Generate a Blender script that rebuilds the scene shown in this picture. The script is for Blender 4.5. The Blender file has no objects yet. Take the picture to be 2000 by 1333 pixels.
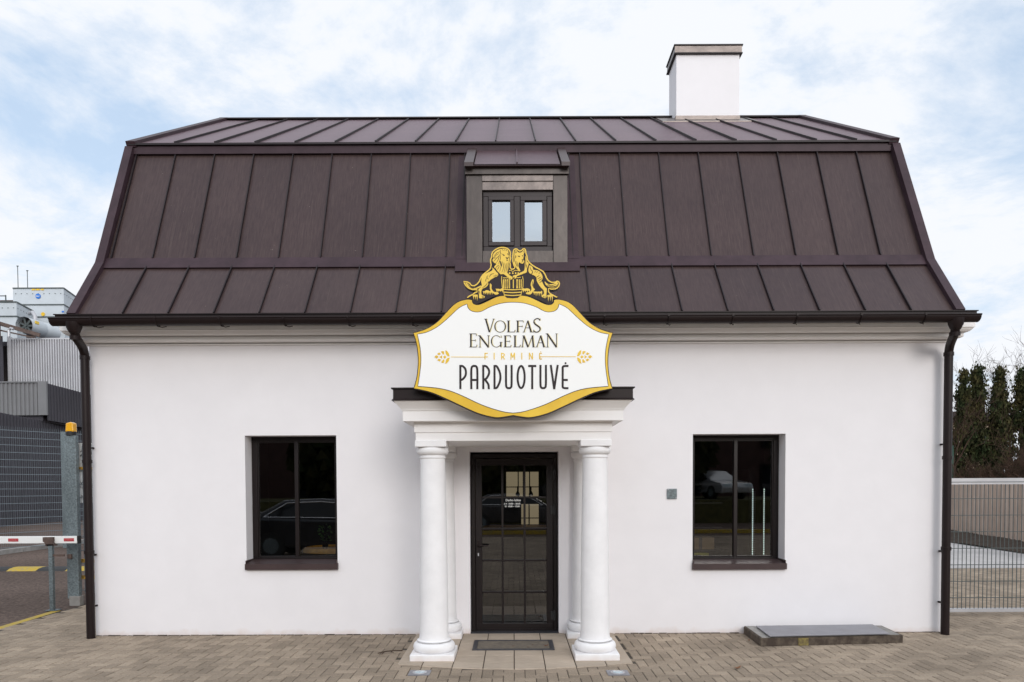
import bpy, bmesh, math, random
from math import sin, cos, pi, radians, sqrt
from mathutils import Vector
from mathutils.geometry import tessellate_polygon
random.seed(7)
S = bpy.context.scene
C = S.collection
# ------------------------------------------------------------------ camera
F = 1370.0
cam = bpy.data.cameras.new('camera'); camo = bpy.data.objects.new('camera', cam); C.objects.link(camo)
cam.sensor_width = 36; cam.lens = F/2000*36
camo.location = (0, -8.24, 1.75)
camo.rotation_mode = 'XYZ'
PITCH, ROLL = radians(1.7), radians(0.25)
from mathutils import Matrix
camo.matrix_world = Matrix.Translation((0, -8.24, 1.75)) @ Matrix.Rotation(radians(90)-PITCH, 4, 'X') @ Matrix.Rotation(-ROLL, 4, 'Z')
cam.shift_x = -3/2000.0
cam.shift_y = (949+F*math.tan(PITCH)-666.5)/2000.0
cam.clip_end = 2000
S.camera = camo
# ------------------------------------------------------------------ world
SUN_EL, SUN_AZ = radians(18), radians(163)     # azimuth clockwise from +Y
w = bpy.data.worlds.new('World'); S.world = w; w.use_nodes = True
nt = w.node_tree; nt.nodes.clear(); N = nt.nodes.new; L = nt.links.new
out = N('ShaderNodeOutputWorld'); sky = N('ShaderNodeTexSky'); sky.sky_type = 'NISHITA'; sky.sun_disc = False
sky.sun_elevation = SUN_EL; sky.sun_rotation = SUN_AZ; sky.air_density = 1.0; sky.dust_density = 1.5
bg = N('ShaderNodeBackground'); bg.inputs[1].default_value = 0.15; L(sky.outputs[0], bg.inputs[0])
tc = N('ShaderNodeTexCoord'); sep = N('ShaderNodeSeparateXYZ'); L(tc.outputs['Generated'], sep.inputs[0])
mx = N('ShaderNodeMath'); mx.operation = 'MAXIMUM'; mx.inputs[1].default_value = 0.0; L(sep.outputs[2], mx.inputs[0])
ad = N('ShaderNodeMath'); ad.operation = 'ADD'; ad.inputs[1].default_value = 0.35; L(mx.outputs[0], ad.inputs[0])
dv = N('ShaderNodeVectorMath'); dv.operation = 'DIVIDE'; L(tc.outputs['Generated'], dv.inputs[0])
cmb = N('ShaderNodeCombineXYZ')
for i in range(3): L(ad.outputs[0], cmb.inputs[i])
L(cmb.outputs[0], dv.inputs[1])
mp = N('ShaderNodeMapping'); mp.inputs['Scale'].default_value = (1.0, 1.0, 1.6); mp.inputs['Rotation'].default_value = (0, 0, 0.5); mp.inputs['Location'].default_value = (3.1, 1.7, 0.4)
L(dv.outputs[0], mp.inputs[0])
n1 = N('ShaderNodeTexNoise'); n1.inputs['Scale'].default_value = 2.2; n1.inputs['Detail'].default_value = 9; n1.inputs['Roughness'].default_value = 0.62; n1.inputs['Distortion'].default_value = 0.25
L(mp.outputs[0], n1.inputs[0])
r1 = N('ShaderNodeValToRGB'); r1.color_ramp.elements[0].position = 0.36; r1.color_ramp.elements[0].color = (0.66, 0.66, 0.66, 1)
r1.color_ramp.elements[1].position = 0.50; r1.color_ramp.elements[1].color = (1, 1, 1, 1); L(n1.outputs[0], r1.inputs[0])
n2 = N('ShaderNodeTexNoise'); n2.inputs['Scale'].default_value = 1.3; n2.inputs['Detail'].default_value = 6; n2.inputs['Roughness'].default_value = 0.5
L(mp.outputs[0], n2.inputs[0])
r2 = N('ShaderNodeValToRGB'); r2.color_ramp.elements[0].position = 0.37; r2.color_ramp.elements[0].color = (0.68, 0.82, 1.0, 1)
r2.color_ramp.elements[1].position = 0.52; r2.color_ramp.elements[1].color = (0.93, 0.955, 1.0, 1); L(n1.outputs[0], r2.inputs[0])
cl = N('ShaderNodeBackground')
# the cloud cover is brighter towards the veiled sun
dt = N('ShaderNodeVectorMath'); dt.operation = 'DOT_PRODUCT'; L(tc.outputs['Generated'], dt.inputs[0]); dt.inputs[1].default_value = (sin(SUN_AZ)*cos(SUN_EL), cos(SUN_AZ)*cos(SUN_EL), sin(SUN_EL))
mrs = N('ShaderNodeMapRange'); mrs.inputs[1].default_value = -0.1; mrs.inputs[2].default_value = 1.0; mrs.inputs[3].default_value = 0.84; mrs.inputs[4].default_value = 1.35; L(dt.outputs['Value'], mrs.inputs[0]); L(mrs.outputs[0], cl.inputs[1]); L(r2.outputs[0], cl.inputs[0])
ms = N('ShaderNodeMixShader'); L(r1.outputs[0], ms.inputs[0]); L(bg.outputs[0], ms.inputs[1]); L(cl.outputs[0], ms.inputs[2]); L(ms.outputs[0], out.inputs[0])
# ------------------------------------------------------------------ sun
sl = bpy.data.lights.new('sun', 'SUN'); so = bpy.data.objects.new('sun', sl); C.objects.link(so)
sl.energy = 1.08; sl.angle = radians(24); sl.color = (1.0, 0.95, 0.9)
sd = Vector((sin(SUN_AZ)*cos(SUN_EL), cos(SUN_AZ)*cos(SUN_EL), sin(SUN_EL)))
so.rotation_euler = sd.to_track_quat('Z', 'Y').to_euler(); so.location = (5, -20, 30)
S.view_settings.view_transform = 'Standard'; S.view_settings.look = 'None'; S.view_settings.gamma = 1
S.view_settings.exposure = 0.27
# ------------------------------------------------------------------ helpers
class MB:
    def __init__(s): s.v = []; s.f = []
    def add(s, vs, fs):
        o = len(s.v); s.v += [tuple(p) for p in vs]; s.f += [tuple(i+o for i in f) for f in fs]; return s
    def quad(s, a, b, c, d): return s.add([a, b, c, d], [(0, 1, 2, 3)])
    def box(s, x0, x1, y0, y1, z0, z1, rz=0, c=None):
        P = [(x0, y0, z0), (x1, y0, z0), (x1, y1, z0), (x0, y1, z0), (x0, y0, z1), (x1, y0, z1), (x1, y1, z1), (x0, y1, z1)]
        if rz:
            cx, cy = c or ((x0+x1)/2, (y0+y1)/2)
            P = [(cx+(x-cx)*cos(rz)-(y-cy)*sin(rz), cy+(x-cx)*sin(rz)+(y-cy)*cos(rz), z) for x, y, z in P]
        return s.add(P, [(0, 3, 2, 1), (4, 5, 6, 7), (0, 1, 5, 4), (1, 2, 6, 5), (2, 3, 7, 6), (3, 0, 4, 7)])
    def beam(s, a, b, wd, h, up=(0, 0, 1)):
        a = Vector(a); b = Vector(b); d = (b-a).normalized(); u = Vector(up)
        sx = d.cross(u)
        if sx.length < 1e-4: sx = d.cross(Vector((0, 1, 0)))
        sx.normalize(); u = sx.cross(d).normalized()
        vs = []
        for p in (a, b):
            for i, j in ((-1, -1), (1, -1), (1, 1), (-1, 1)): vs.append(p+sx*i*wd/2+u*j*h/2)
        return s.add(vs, [(0, 1, 2, 3), (7, 6, 5, 4), (0, 4, 5, 1), (1, 5, 6, 2), (2, 6, 7, 3), (3, 7, 4, 0)])
    def tube(s, pts, r, n=10, caps=True):
        pts = [Vector(p) for p in pts]; rs = r if isinstance(r, (list, tuple)) else [r]*len(pts)
        vs = []; fs = []; prev = None
        for k, p in enumerate(pts):
            t = (pts[min(k+1, len(pts)-1)]-pts[max(k-1, 0)]).normalized()
            if prev is None:
                a = t.cross(Vector((0, 0, 1)))
                if a.length < 0.05: a = t.cross(Vector((1, 0, 0)))
            else: a = prev-t*prev.dot(t)
            a.normalize(); prev = a; b = t.cross(a)
            for i in range(n): vs.append(p+(a*cos(2*pi*i/n)+b*sin(2*pi*i/n))*rs[k])
            if k:
                for i in range(n):
                    j = (i+1) % n; fs.append(((k-1)*n+i, (k-1)*n+j, k*n+j, k*n+i))
        if caps: fs.append(tuple(range(n))[::-1]); fs.append(tuple((len(pts)-1)*n+i for i in range(n)))
        return s.add(vs, fs)
    def lathe(s, cx, cy, prof, n=40, cz=0):
        vs = []; fs = []
        for r, z in prof:
            for i in range(n): vs.append((cx+r*cos(2*pi*i/n), cy+r*sin(2*pi*i/n), cz+z))
        for k in range(1, len(prof)):
            for i in range(n):
                j = (i+1) % n; fs.append(((k-1)*n+i, (k-1)*n+j, k*n+j, k*n+i))
        fs.append(tuple(range(n))[::-1]); fs.append(tuple((len(prof)-1)*n+i for i in range(n)))
        return s.add(vs, fs)
    def prism(s, pts, fa, fb):
        """closed 2D polygon pts extruded between maps fa(front) and fb(back)"""
        tri = tessellate_polygon([[Vector((p[0], p[1], 0)) for p in pts]])
        n = len(pts); vs = [fa(*p) for p in pts]+[fb(*p) for p in pts]
        fs = [tuple(t) for t in tri]+[tuple(i+n for i in t[::-1]) for t in tri]
        fs += [(i, (i+1) % n, (i+1) % n+n, i+n) for i in range(n)]
        return s.add(vs, fs)
    def build(s, name, m, parent=None, smooth=False, norm=True, auto=None):
        me = bpy.data.meshes.new(name); me.from_pydata(s.v, [], s.f); me.validate()
        if norm:
            bm = bmesh.new(); bm.from_mesh(me); bmesh.ops.recalc_face_normals(bm, faces=bm.faces); bm.to_mesh(me); bm.free()
        if m is not None: me.materials.append(m)
        if smooth:
            me.polygons.foreach_set('use_smooth', [True]*len(me.polygons))
            if auto:
                try: me.set_sharp_from_angle(angle=radians(auto))
                except Exception: pass
        o = bpy.data.objects.new(name, me); C.objects.link(o)
        if parent is not None: o.parent = parent; o.location = -Vector(parent_world(parent))
        return o
def parent_world(p):
    v = Vector((0, 0, 0))
    while p is not None: v += p.location; p = p.parent
    return v
def thing(name, label, cat, loc=(0, 0, 0), group=None):
    o = bpy.data.objects.new(name, None); o.empty_display_size = 0.2; C.objects.link(o); o.location = loc
    o['label'] = label; o['category'] = cat
    if group: o['group'] = group
    return o
def tag(o, label=None, cat=None, group=None, kind=None):
    if label: o['label'] = label
    if cat: o['category'] = cat
    if group: o['group'] = group
    if kind: o['kind'] = kind
    return o
def recenter(o):
    """move a single-mesh thing's origin to its base"""
    me = o.data; xs = [v.co for v in me.vertices]
    lo = Vector((sum(c.x for c in xs)/len(xs), sum(c.y for c in xs)/len(xs), min(c.z for c in xs)))
    for v in me.vertices: v.co -= lo
    o.location = lo; return o
def bevel(o, wd=0.004, seg=2, ang=40):
    b = o.modifiers.new('bevel', 'BEVEL'); b.width = wd; b.segments = seg; b.limit_method = 'ANGLE'; b.angle_limit = radians(ang); return o

MATS = {}
def mat(name, col, rough=0.7, metal=0.0, var=0.0, vscale=3.0, col2=None, bump=0.0, bscale=40.0, bdist=0.01, stretch=(1, 1, 1), island=0.0, spec=0.5, lo=0.35, hi=0.65, big=None, detail=6, coat=0.0):
    m = bpy.data.materials.new(name); m.use_nodes = True; t = m.node_tree; p = t.nodes['Principled BSDF']
    p.inputs['Roughness'].default_value = rough; p.inputs['Metallic'].default_value = metal
    p.inputs['Base Color'].default_value = (*col, 1); p.inputs['Specular IOR Level'].default_value = spec
    if coat: p.inputs['Coat Weight'].default_value = coat; p.inputs['Coat Roughness'].default_value = 0.1
    tcn = t.nodes.new('ShaderNodeTexCoord'); mpn = t.nodes.new('ShaderNodeMapping'); mpn.inputs['Scale'].default_value = stretch
    t.links.new(tcn.outputs['Object'], mpn.inputs[0])
    last = None
    if col2 is not None or var:
        nz = t.nodes.new('ShaderNodeTexNoise'); nz.inputs['Scale'].default_value = vscale; nz.inputs['Detail'].default_value = detail; nz.inputs['Roughness'].default_value = 0.6
        t.links.new(mpn.outputs[0], nz.inputs[0])
        rp = t.nodes.new('ShaderNodeValToRGB'); rp.color_ramp.elements[0].position = lo; rp.color_ramp.elements[1].position = hi
        c2 = col2 if col2 is not None else tuple(min(1, c*(1+var)) for c in col)
        c1 = col if col2 is not None else tuple(c*(1-var) for c in col)
        rp.color_ramp.elements[0].color = (*c1, 1); rp.color_ramp.elements[1].color = (*c2, 1)
        t.links.new(nz.outputs[0], rp.inputs[0]); last = rp.outputs[0]
    if big:
        sc, amt = big
        nb = t.nodes.new('ShaderNodeTexNoise'); nb.inputs['Scale'].default_value = sc; nb.inputs['Detail'].default_value = 4
        t.links.new(tcn.outputs['Object'], nb.inputs[0])
        mr = t.nodes.new('ShaderNodeMapRange'); mr.inputs[1].default_value = 0.3; mr.inputs[2].default_value = 0.7; mr.inputs[3].default_value = 1-amt; mr.inputs[4].default_value = 1+amt
        t.links.new(nb.outputs[0], mr.inputs[0])
        vm = t.nodes.new('ShaderNodeVectorMath'); vm.operation = 'SCALE'
        if last is None: vm.inputs[0].default_value = col
        else: t.links.new(last, vm.inputs[0])
        t.links.new(mr.outputs[0], vm.inputs['Scale']); last = vm.outputs[0]
    if island:
        g = t.nodes.new('ShaderNodeNewGeometry'); mr = t.nodes.new('ShaderNodeMapRange'); mr.inputs[3].default_value = 1-island; mr.inputs[4].default_value = 1+island
        t.links.new(g.outputs['Random Per Island'], mr.inputs[0])
        vm = t.nodes.new('ShaderNodeVectorMath'); vm.operation = 'SCALE'
        if last is None: vm.inputs[0].default_value = col
        else: t.links.new(last, vm.inputs[0])
        t.links.new(mr.outputs[0], vm.inputs['Scale']); last = vm.outputs[0]
    if last is not None: t.links.new(last, p.inputs['Base Color'])
    if bump:
        nb = t.nodes.new('ShaderNodeTexNoise'); nb.inputs['Scale'].default_value = bscale; nb.inputs['Detail'].default_value = 4
        t.links.new(mpn.outputs[0] if stretch != (1, 1, 1) and bscale > 5 else tcn.outputs['Object'], nb.inputs[0])
        bp = t.nodes.new('ShaderNodeBump'); bp.inputs['Strength'].default_value = bump; bp.inputs['Distance'].default_value = bdist
        t.links.new(nb.outputs[0], bp.inputs['Height']); t.links.new(bp.outputs[0], p.inputs['Normal'])
    return m
def emit(name, col, st):
    m = bpy.data.materials.new(name); m.use_nodes = True; p = m.node_tree.nodes['Principled BSDF']
    p.inputs['Base Color'].default_value = (*[c*0.5 for c in col], 1); p.inputs['Emission Color'].default_value = (*col, 1); p.inputs['Emission Strength'].default_value = st
    return m
def glass(name, tint=(0.75, 0.78, 0.8), ior=1.85, rough=0.0, refl=(1, 1, 1)):
    m = bpy.data.materials.new(name); m.use_nodes = True; t = m.node_tree; t.nodes.clear()
    o = t.nodes.new('ShaderNodeOutputMaterial'); tr = t.nodes.new('ShaderNodeBsdfTransparent'); tr.inputs[0].default_value = (*tint, 1)
    gl = t.nodes.new('ShaderNodeBsdfGlossy'); gl.inputs['Roughness'].default_value = rough; gl.inputs[0].default_value = (*refl, 1)
    fr = t.nodes.new('ShaderNodeFresnel'); fr.inputs[0].default_value = ior; mxs = t.nodes.new('ShaderNodeMixShader')
    t.links.new(fr.outputs[0], mxs.inputs[0]); t.links.new(tr.outputs[0], mxs.inputs[1]); t.links.new(gl.outputs[0], mxs.inputs[2]); t.links.new(mxs.outputs[0], o.inputs[0])
    return m

# ------------------------------------------------------------------ materials
M = {}
M['plaster'] = mat('white_plaster', (0.81, 0.79, 0.805), 0.88, var=0.012, vscale=3.5, bump=0.16, bscale=10, bdist=0.006, big=(0.6, 0.018), spec=0.3)
M['stucco_col'] = mat('column_paint', (0.84, 0.83, 0.835), 0.8, var=0.03, vscale=6, bump=0.4, bscale=11, bdist=0.008, spec=0.3)
M['trim'] = mat('cornice_paint', (0.84, 0.82, 0.81), 0.75, var=0.02, vscale=4, bump=0.15, bscale=25, bdist=0.004)
M['roof'] = mat('brown_sheet_metal', (0.036, 0.023, 0.021), 0.42, 0.0, col2=(0.058, 0.039, 0.034), vscale=7, stretch=(9, 1, 1), bump=0.35, bscale=1.6, bdist=0.02, lo=0.35, hi=0.75, big=(1.1, 0.13), island=0.05, spec=0.32)
M['roof'].node_tree.nodes['Principled BSDF'].inputs['Specular Tint'].default_value = (1.0, 0.84, 0.97, 1)
pr_ = M['roof'].node_tree.nodes['Principled BSDF']; pr_.inputs['Sheen Weight'].default_value = 0.35; pr_.inputs['Sheen Roughness'].default_value = 0.35; pr_.inputs['Sheen Tint'].default_value = (0.90, 0.58, 0.76, 1)
def streaks(m):
    t = m.node_tree; p = t.nodes['Principled BSDF']; src = p.inputs['Base Color'].links[0].from_socket
    tcn = t.nodes.new('ShaderNodeTexCoord'); mpn = t.nodes.new('ShaderNodeMapping'); mpn.inputs['Scale'].default_value = (85, 1.6, 1.6); t.links.new(tcn.outputs['Object'], mpn.inputs[0])
    nz = t.nodes.new('ShaderNodeTexNoise'); nz.inputs['Scale'].default_value = 1.0; nz.inputs['Detail'].default_value = 5; nz.inputs['Roughness'].default_value = 0.7; t.links.new(mpn.outputs[0], nz.inputs[0])
    mr = t.nodes.new('ShaderNodeMapRange'); mr.inputs[1].default_value = 0.56; mr.inputs[2].default_value = 0.78; mr.inputs[3].default_value = 0.0; mr.inputs[4].default_value = 0.32; t.links.new(nz.outputs[0], mr.inputs[0])
    mxn = t.nodes.new('ShaderNodeMix'); mxn.data_type = 'RGBA'; t.links.new(mr.outputs[0], mxn.inputs[0]); t.links.new(src, mxn.inputs[6]); mxn.inputs[7].default_value = (0.17, 0.135, 0.105, 1)
    n3 = t.nodes.new('ShaderNodeTexNoise'); n3.inputs['Scale'].default_value = 38; n3.inputs['Detail'].default_value = 2; t.links.new(tcn.outputs['Object'], n3.inputs[0])
    m3 = t.nodes.new('ShaderNodeMapRange'); m3.inputs[1].default_value = 0.76; m3.inputs[2].default_value = 0.80; m3.inputs[4].default_value = 0.5; t.links.new(n3.outputs[0], m3.inputs[0])
    mx3 = t.nodes.new('ShaderNodeMix'); mx3.data_type = 'RGBA'; t.links.new(m3.outputs[0], mx3.inputs[0]); t.links.new(mxn.outputs[2], mx3.inputs[6]); mx3.inputs[7].default_value = (0.34, 0.29, 0.24, 1)
    t.links.new(mx3.outputs[2], p.inputs['Base Color'])
streaks(M['roof'])
M['roof_flash'] = mat('brown_flashing', (0.046, 0.027, 0.034), 0.5, 0.0, spec=0.22, var=0.18, vscale=5, bump=0.25, bscale=3, bdist=0.01)
M['seam'] = mat('seam_metal', (0.018, 0.012, 0.014), 0.5, 0.0, spec=0.3)
M['dormer_sheet'] = mat('dormer_sheet', (0.058, 0.045, 0.040), 0.36, 0.25, var=0.12, vscale=4, stretch=(6, 1, 1), bump=0.5, bscale=2.2, bdist=0.02)
M['sheet_light'] = mat('light_brown_and_sky_lit_sheet', (0.15, 0.125, 0.115), 0.33, 0.45, var=0.15, vscale=5, bump=0.5, bscale=3.0, bdist=0.02)  # pale brown of the cap; on flashing and lintel the paleness stands for light
M['gutter'] = mat('gutter_metal', (0.014, 0.008, 0.008), 0.45, 0.0, var=0.1, spec=0.22)
M['frame'] = mat('dark_brown_frame', (0.010, 0.006, 0.006), 0.4, var=0.1, spec=0.3)
M['frame2'] = mat('brown_window_frame', (0.032, 0.023, 0.024), 0.4, var=0.1, spec=0.3)
M['sill'] = mat('sill_metal', (0.055, 0.036, 0.036), 0.4, 0.0, var=0.1, spec=0.35)
M['black'] = mat('black_rubber', (0.012, 0.012, 0.012), 0.6)
M['glass'] = glass('window_glass', (0.62, 0.66, 0.68), 2.15)
M['mirror_glass'] = glass('coated_glass', (0.35, 0.4, 0.42), 4.6, refl=(0.86, 0.94, 1.0))
M['paver'] = mat('grey_pavers', (0.300, 0.243, 0.186), 0.9, spec=0.15, var=0.15, vscale=60, bump=0.4, bscale=150, bdist=0.003, island=0.17, big=(0.8, 0.22))
M['joint'] = mat('joint_sand', (0.060, 0.048, 0.036), 0.95, var=0.3, vscale=20)
M['tile'] = mat('porch_tiles', (0.44, 0.365, 0.29), 0.8, spec=0.2, var=0.10, vscale=9, stretch=(1, 9, 1), island=0.10, bump=0.2, bscale=90, bdist=0.002, big=(2.0, 0.1))
M['asphalt'] = mat('asphalt', (0.118, 0.088, 0.074), 0.95, spec=0.1, var=0.42, vscale=22, bump=0.5, bscale=120, bdist=0.006, big=(0.35, 0.22))
M['yard'] = mat('yard_concrete', (0.46, 0.44, 0.43), 0.9, spec=0.2, var=0.12, vscale=9, bump=0.3, bscale=60, bdist=0.004, big=(0.6, 0.15))
M['concrete'] = mat('concrete', (0.27, 0.26, 0.245), 0.9, var=0.12, vscale=9, bump=0.3, bscale=60, bdist=0.004, big=(0.6, 0.15))
M['concrete_dark'] = mat('dirty_concrete', (0.055, 0.040, 0.030), 0.95, col2=(0.15, 0.12, 0.09), vscale=12, bump=0.6, bscale=70, bdist=0.005, lo=0.4, hi=0.75)
M['galv'] = mat('galvanised_steel', (0.135, 0.165, 0.175), 0.5, 0.2, var=0.35, vscale=40, big=(1.6, .25))
M['zinc'] = mat('bright_zinc', (0.50, 0.50, 0.52), 0.4, 0.5, var=0.08)
M['wire'] = mat('mesh_wire', (0.19, 0.23, 0.26), 0.45, 0.2)
M['wire_dark'] = mat('mesh_wire_worn', (0.065, 0.080, 0.080), 0.5, 0.1)
M['plate'] = mat('steel_plate', (0.25, 0.25, 0.275), 0.45, 0.35, var=0.1, vscale=5)
M['white'] = mat('white_paint', (0.80, 0.81, 0.80), 0.5)
M['red'] = mat('red_label', (0.42, 0.02, 0.03), 0.5)
M['pinktext'] = mat('faded_print', (0.55, 0.20, 0.20), 0.6)
M['yellow'] = mat('worn_yellow_paint', (0.50, 0.34, 0.03), 0.8, col2=(0.3, 0.26, 0.15), vscale=18, lo=0.45, hi=0.7)
M['oldpaint'] = mat('faded_paint', (0.24, 0.19, 0.06), 0.9, col2=(0.10, 0.075, 0.04), vscale=22, lo=0.4, hi=0.65)
M['rust_yellow'] = mat('rusty_yellow_steel', (0.42, 0.25, 0.03), 0.7, col2=(0.13, 0.07, 0.03), vscale=14, lo=0.5, hi=0.7)
M['amber'] = mat('amber_lens', (0.85, 0.42, 0.01), 0.2, spec=0.6, coat=0.3)
M['sign_white'] = mat('sign_white', (0.86, 0.865, 0.85), 0.55)
M['sign_gold'] = mat('sign_gold', (0.78, 0.52, 0.03), 0.5, col2=(0.70, 0.43, 0.015), vscale=2.5, lo=0.4, hi=0.6)
M['emb_gold'] = mat('emblem_gold', (0.78, 0.53, 0.06), 0.5)
M['sign_dark'] = mat('sign_dark', (0.020, 0.013, 0.015), 0.5, spec=0.25)
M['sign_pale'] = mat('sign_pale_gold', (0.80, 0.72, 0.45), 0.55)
M['corr_dark'] = mat('dark_corrugated', (0.034, 0.031, 0.040), 0.6, 0.1, var=0.1, vscale=1)
M['corr_mid'] = mat('grey_corrugated', (0.17, 0.17, 0.175), 0.55, 0.1, var=0.06, vscale=1)
M['corr_light'] = mat('light_corrugated', (0.48, 0.48, 0.50), 0.5, 0.1, var=0.05, vscale=1)
M['unit'] = mat('cooling_panel', (0.50, 0.54, 0.57), 0.5, 0.1, var=0.05, vscale=1)
M['blue'] = mat('blue_sticker', (0.02, 0.16, 0.55), 0.5)
M['rust'] = mat('brown_steel', (0.085, 0.055, 0.045), 0.7, var=0.3, vscale=6)
M['fence_brown'] = mat('beige_brown_sheet', (0.44, 0.34, 0.275), 0.6, 0.0, var=0.08, vscale=1.5)
M['soil'] = mat('soil', (0.05, 0.033, 0.022), 1.0, var=0.35, vscale=12, bump=1.0, bscale=25, bdist=0.05)
M['thuja'] = mat('thuja_foliage', (0.020, 0.030, 0.010), 0.9, col2=(0.055, 0.045, 0.016), vscale=1.6, island=0.55, lo=0.4, hi=0.65, spec=0.2)
M['twig'] = mat('bare_twigs', (0.060, 0.036, 0.025), 0.9, var=0.4, vscale=3, spec=0.2)
M['bark'] = mat('bark', (0.075, 0.055, 0.042), 0.95, var=0.3, vscale=8, bump=0.6, bscale=25, bdist=0.02)
M['wood'] = mat('barrel_wood', (0.80, 0.40, 0.05), 0.5, col2=(0.60, 0.27, 0.03), vscale=4, stretch=(4, 4, 1))
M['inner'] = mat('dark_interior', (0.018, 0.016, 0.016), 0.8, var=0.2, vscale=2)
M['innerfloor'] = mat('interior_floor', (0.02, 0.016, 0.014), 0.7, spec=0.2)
M['kraft'] = mat('kraft_box', (0.35, 0.22, 0.11), 0.8, var=0.08)
M['ybox'] = mat('yellow_carton', (0.55, 0.48, 0.05), 0.6, var=0.15, vscale=12)
M['leaf_green'] = mat('pot_plant_leaf', (0.06, 0.16, 0.03), 0.5, island=0.3)
M['carpaint'] = mat('black_car_paint', (0.012, 0.014, 0.02), 0.2, 0.2, coat=1.0)
M['silverpaint'] = mat('silver_car_paint', (0.45, 0.46, 0.48), 0.3, 0.5, coat=1.0)
M['carglass'] = mat('car_glass', (0.012, 0.015, 0.018), 0.05)
M['chrome'] = mat('chrome', (0.7, 0.7, 0.72), 0.12, 1.0)
M['brick'] = mat('dark_red_brick', (0.075, 0.04, 0.035), 0.9, var=0.2, vscale=2)
M['grass'] = mat('dry_grass', (0.07, 0.065, 0.02), 0.95, var=0.4, vscale=4)
M['leafbrown'] = mat('dead_leaf', (0.16, 0.07, 0.03), 0.9, island=0.4)
M['mirror_dark'] = mat('grate_metal', (0.075, 0.075, 0.085), 0.45, 0.4, var=0.2, vscale=20)
M['grate'] = mat('grate_rib', (0.15, 0.13, 0.11), 0.6, 0.2, col2=(0.22, 0.19, 0.15), vscale=15)
M['lampglass'] = mat('lamp_glass', (0.45, 0.55, 0.60), 0.08, 0.2, coat=1.0)
M['house'] = mat('pale_yellow_plaster', (0.42, 0.34, 0.24), 0.9, var=0.05)
M['greencrate'] = mat('green_crate', (0.012, 0.06, 0.04), 0.5, var=0.1)
M['led'] = emit('led_white', (0.85, 1.0, 0.9), 2.2)
M['warm'] = emit('warm_backlight', (0.80, 0.62, 0.38), 0.30)

# plaster gets a reddish splash-line and hairline dirt just above the paving (stains stay put)
def splash(m):
    t = m.node_tree; p = t.nodes['Principled BSDF']; src = p.inputs['Base Color'].links[0].from_socket
    g = t.nodes.new('ShaderNodeNewGeometry'); sp = t.nodes.new('ShaderNodeSeparateXYZ'); t.links.new(g.outputs['Position'], sp.inputs[0])
    nz = t.nodes.new('ShaderNodeTexNoise'); nz.inputs['Scale'].default_value = 7; nz.inputs['Detail'].default_value = 6; t.links.new(g.outputs['Position'], nz.inputs[0])
    a = t.nodes.new('ShaderNodeMath'); a.operation = 'MULTIPLY_ADD'; a.inputs[1].default_value = -0.16; a.inputs[2].default_value = 0.085; t.links.new(nz.outputs[0], a.inputs[0])
    s = t.nodes.new('ShaderNodeMath'); s.operation = 'ADD'; t.links.new(sp.outputs[2], s.inputs[0]); t.links.new(a.outputs[0], s.inputs[1])
    mr = t.nodes.new('ShaderNodeMapRange'); mr.inputs[1].default_value = -0.01; mr.inputs[2].default_value = 0.07; mr.inputs[3].default_value = 0.55; mr.inputs[4].default_value = 0.0; t.links.new(s.outputs[0], mr.inputs[0])
    mxn = t.nodes.new('ShaderNodeMix'); mxn.data_type = 'RGBA'; t.links.new(mr.outputs[0], mxn.inputs[0]); t.links.new(src, mxn.inputs[6]); mxn.inputs[7].default_value = (0.62, 0.50, 0.43, 1)
    t.links.new(mxn.outputs[2], p.inputs['Base Color'])
splash(M['plaster']); splash(M['stucco_col'])

# ================================================================== GROUND
g = MB().quad((-300, -300, -0.012), (300, -300, -0.012), (300, 400, -0.012), (-300, 400, -0.012)).build('ground', M['asphalt'], norm=False); tag(g, kind='structure')
XL, XR = -6.45, 14.2        # paving limits
def in_shop(x, y): return -4.93 < x < 5.04 and y > -0.005
def apron_front(x): return -1.60+0.20*(x/1.15)**2
def in_apron(x, y): return -1.145 < x < 1.175 and apron_front(x)+0.04 < y < 0.2
j = MB().quad((XL, -15.5, -0.008), (XR, -15.5, -0.008), (XR, 9.0, -0.008), (XL, 9.0, -0.008)).build('paving_bed', M['joint'], norm=False); tag(j, kind='structure')
pv = MB(); vs = pv.v; fs = pv.f
def brick(x0, y0, x1, y1, h=0.0, e=0.0028, bw=0.0045):
    tz = [h+random.uniform(-.0013, .0013) for _ in range(4)]
    o = len(vs); x0 += e; x1 -= e; y0 += e; y1 -= e
    vs.extend([(x0, y0, -0.0075), (x1, y0, -0.0075), (x1, y1, -0.0075), (x0, y1, -0.0075)])
    vs.extend([(x0+bw, y0+bw, tz[0]), (x1-bw, y0+bw, tz[1]), (x1-bw, y1-bw, tz[2]), (x0+bw, y1-bw, tz[3])])
    fs.extend([(o+4, o+5, o+6, o+7), (o, o+1, o+5, o+4), (o+1, o+2, o+6, o+5), (o+2, o+3, o+7, o+6), (o+3, o, o+4, o+7)])
for iy in range(-155, 90):
    for ix in range(int(XL*10), int(XR*10)):
        x = ix*0.1; y = iy*0.1
        if x < 4.9 and y > 2.6: continue
        k = (ix-iy) % 4
        if k == 0: bx = (x, y, x+.2, y+.1)
        elif k == 3: bx = (x, y, x+.1, y+.2)
        else: continue
        cx, cy = (bx[0]+bx[2])/2, (bx[1]+bx[3])/2
        if in_apron(cx, cy): continue
        if in_shop(cx, cy):
            if bx[1] < -0.05: bx = (bx[0], bx[1], bx[2], 0.0)
            else: continue
        brick(*bx, h=random.uniform(-0.0022, 0.0020)-0.002)
p = pv.build('pavement', M['paver'], norm=False); tag(p, kind='structure')
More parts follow.
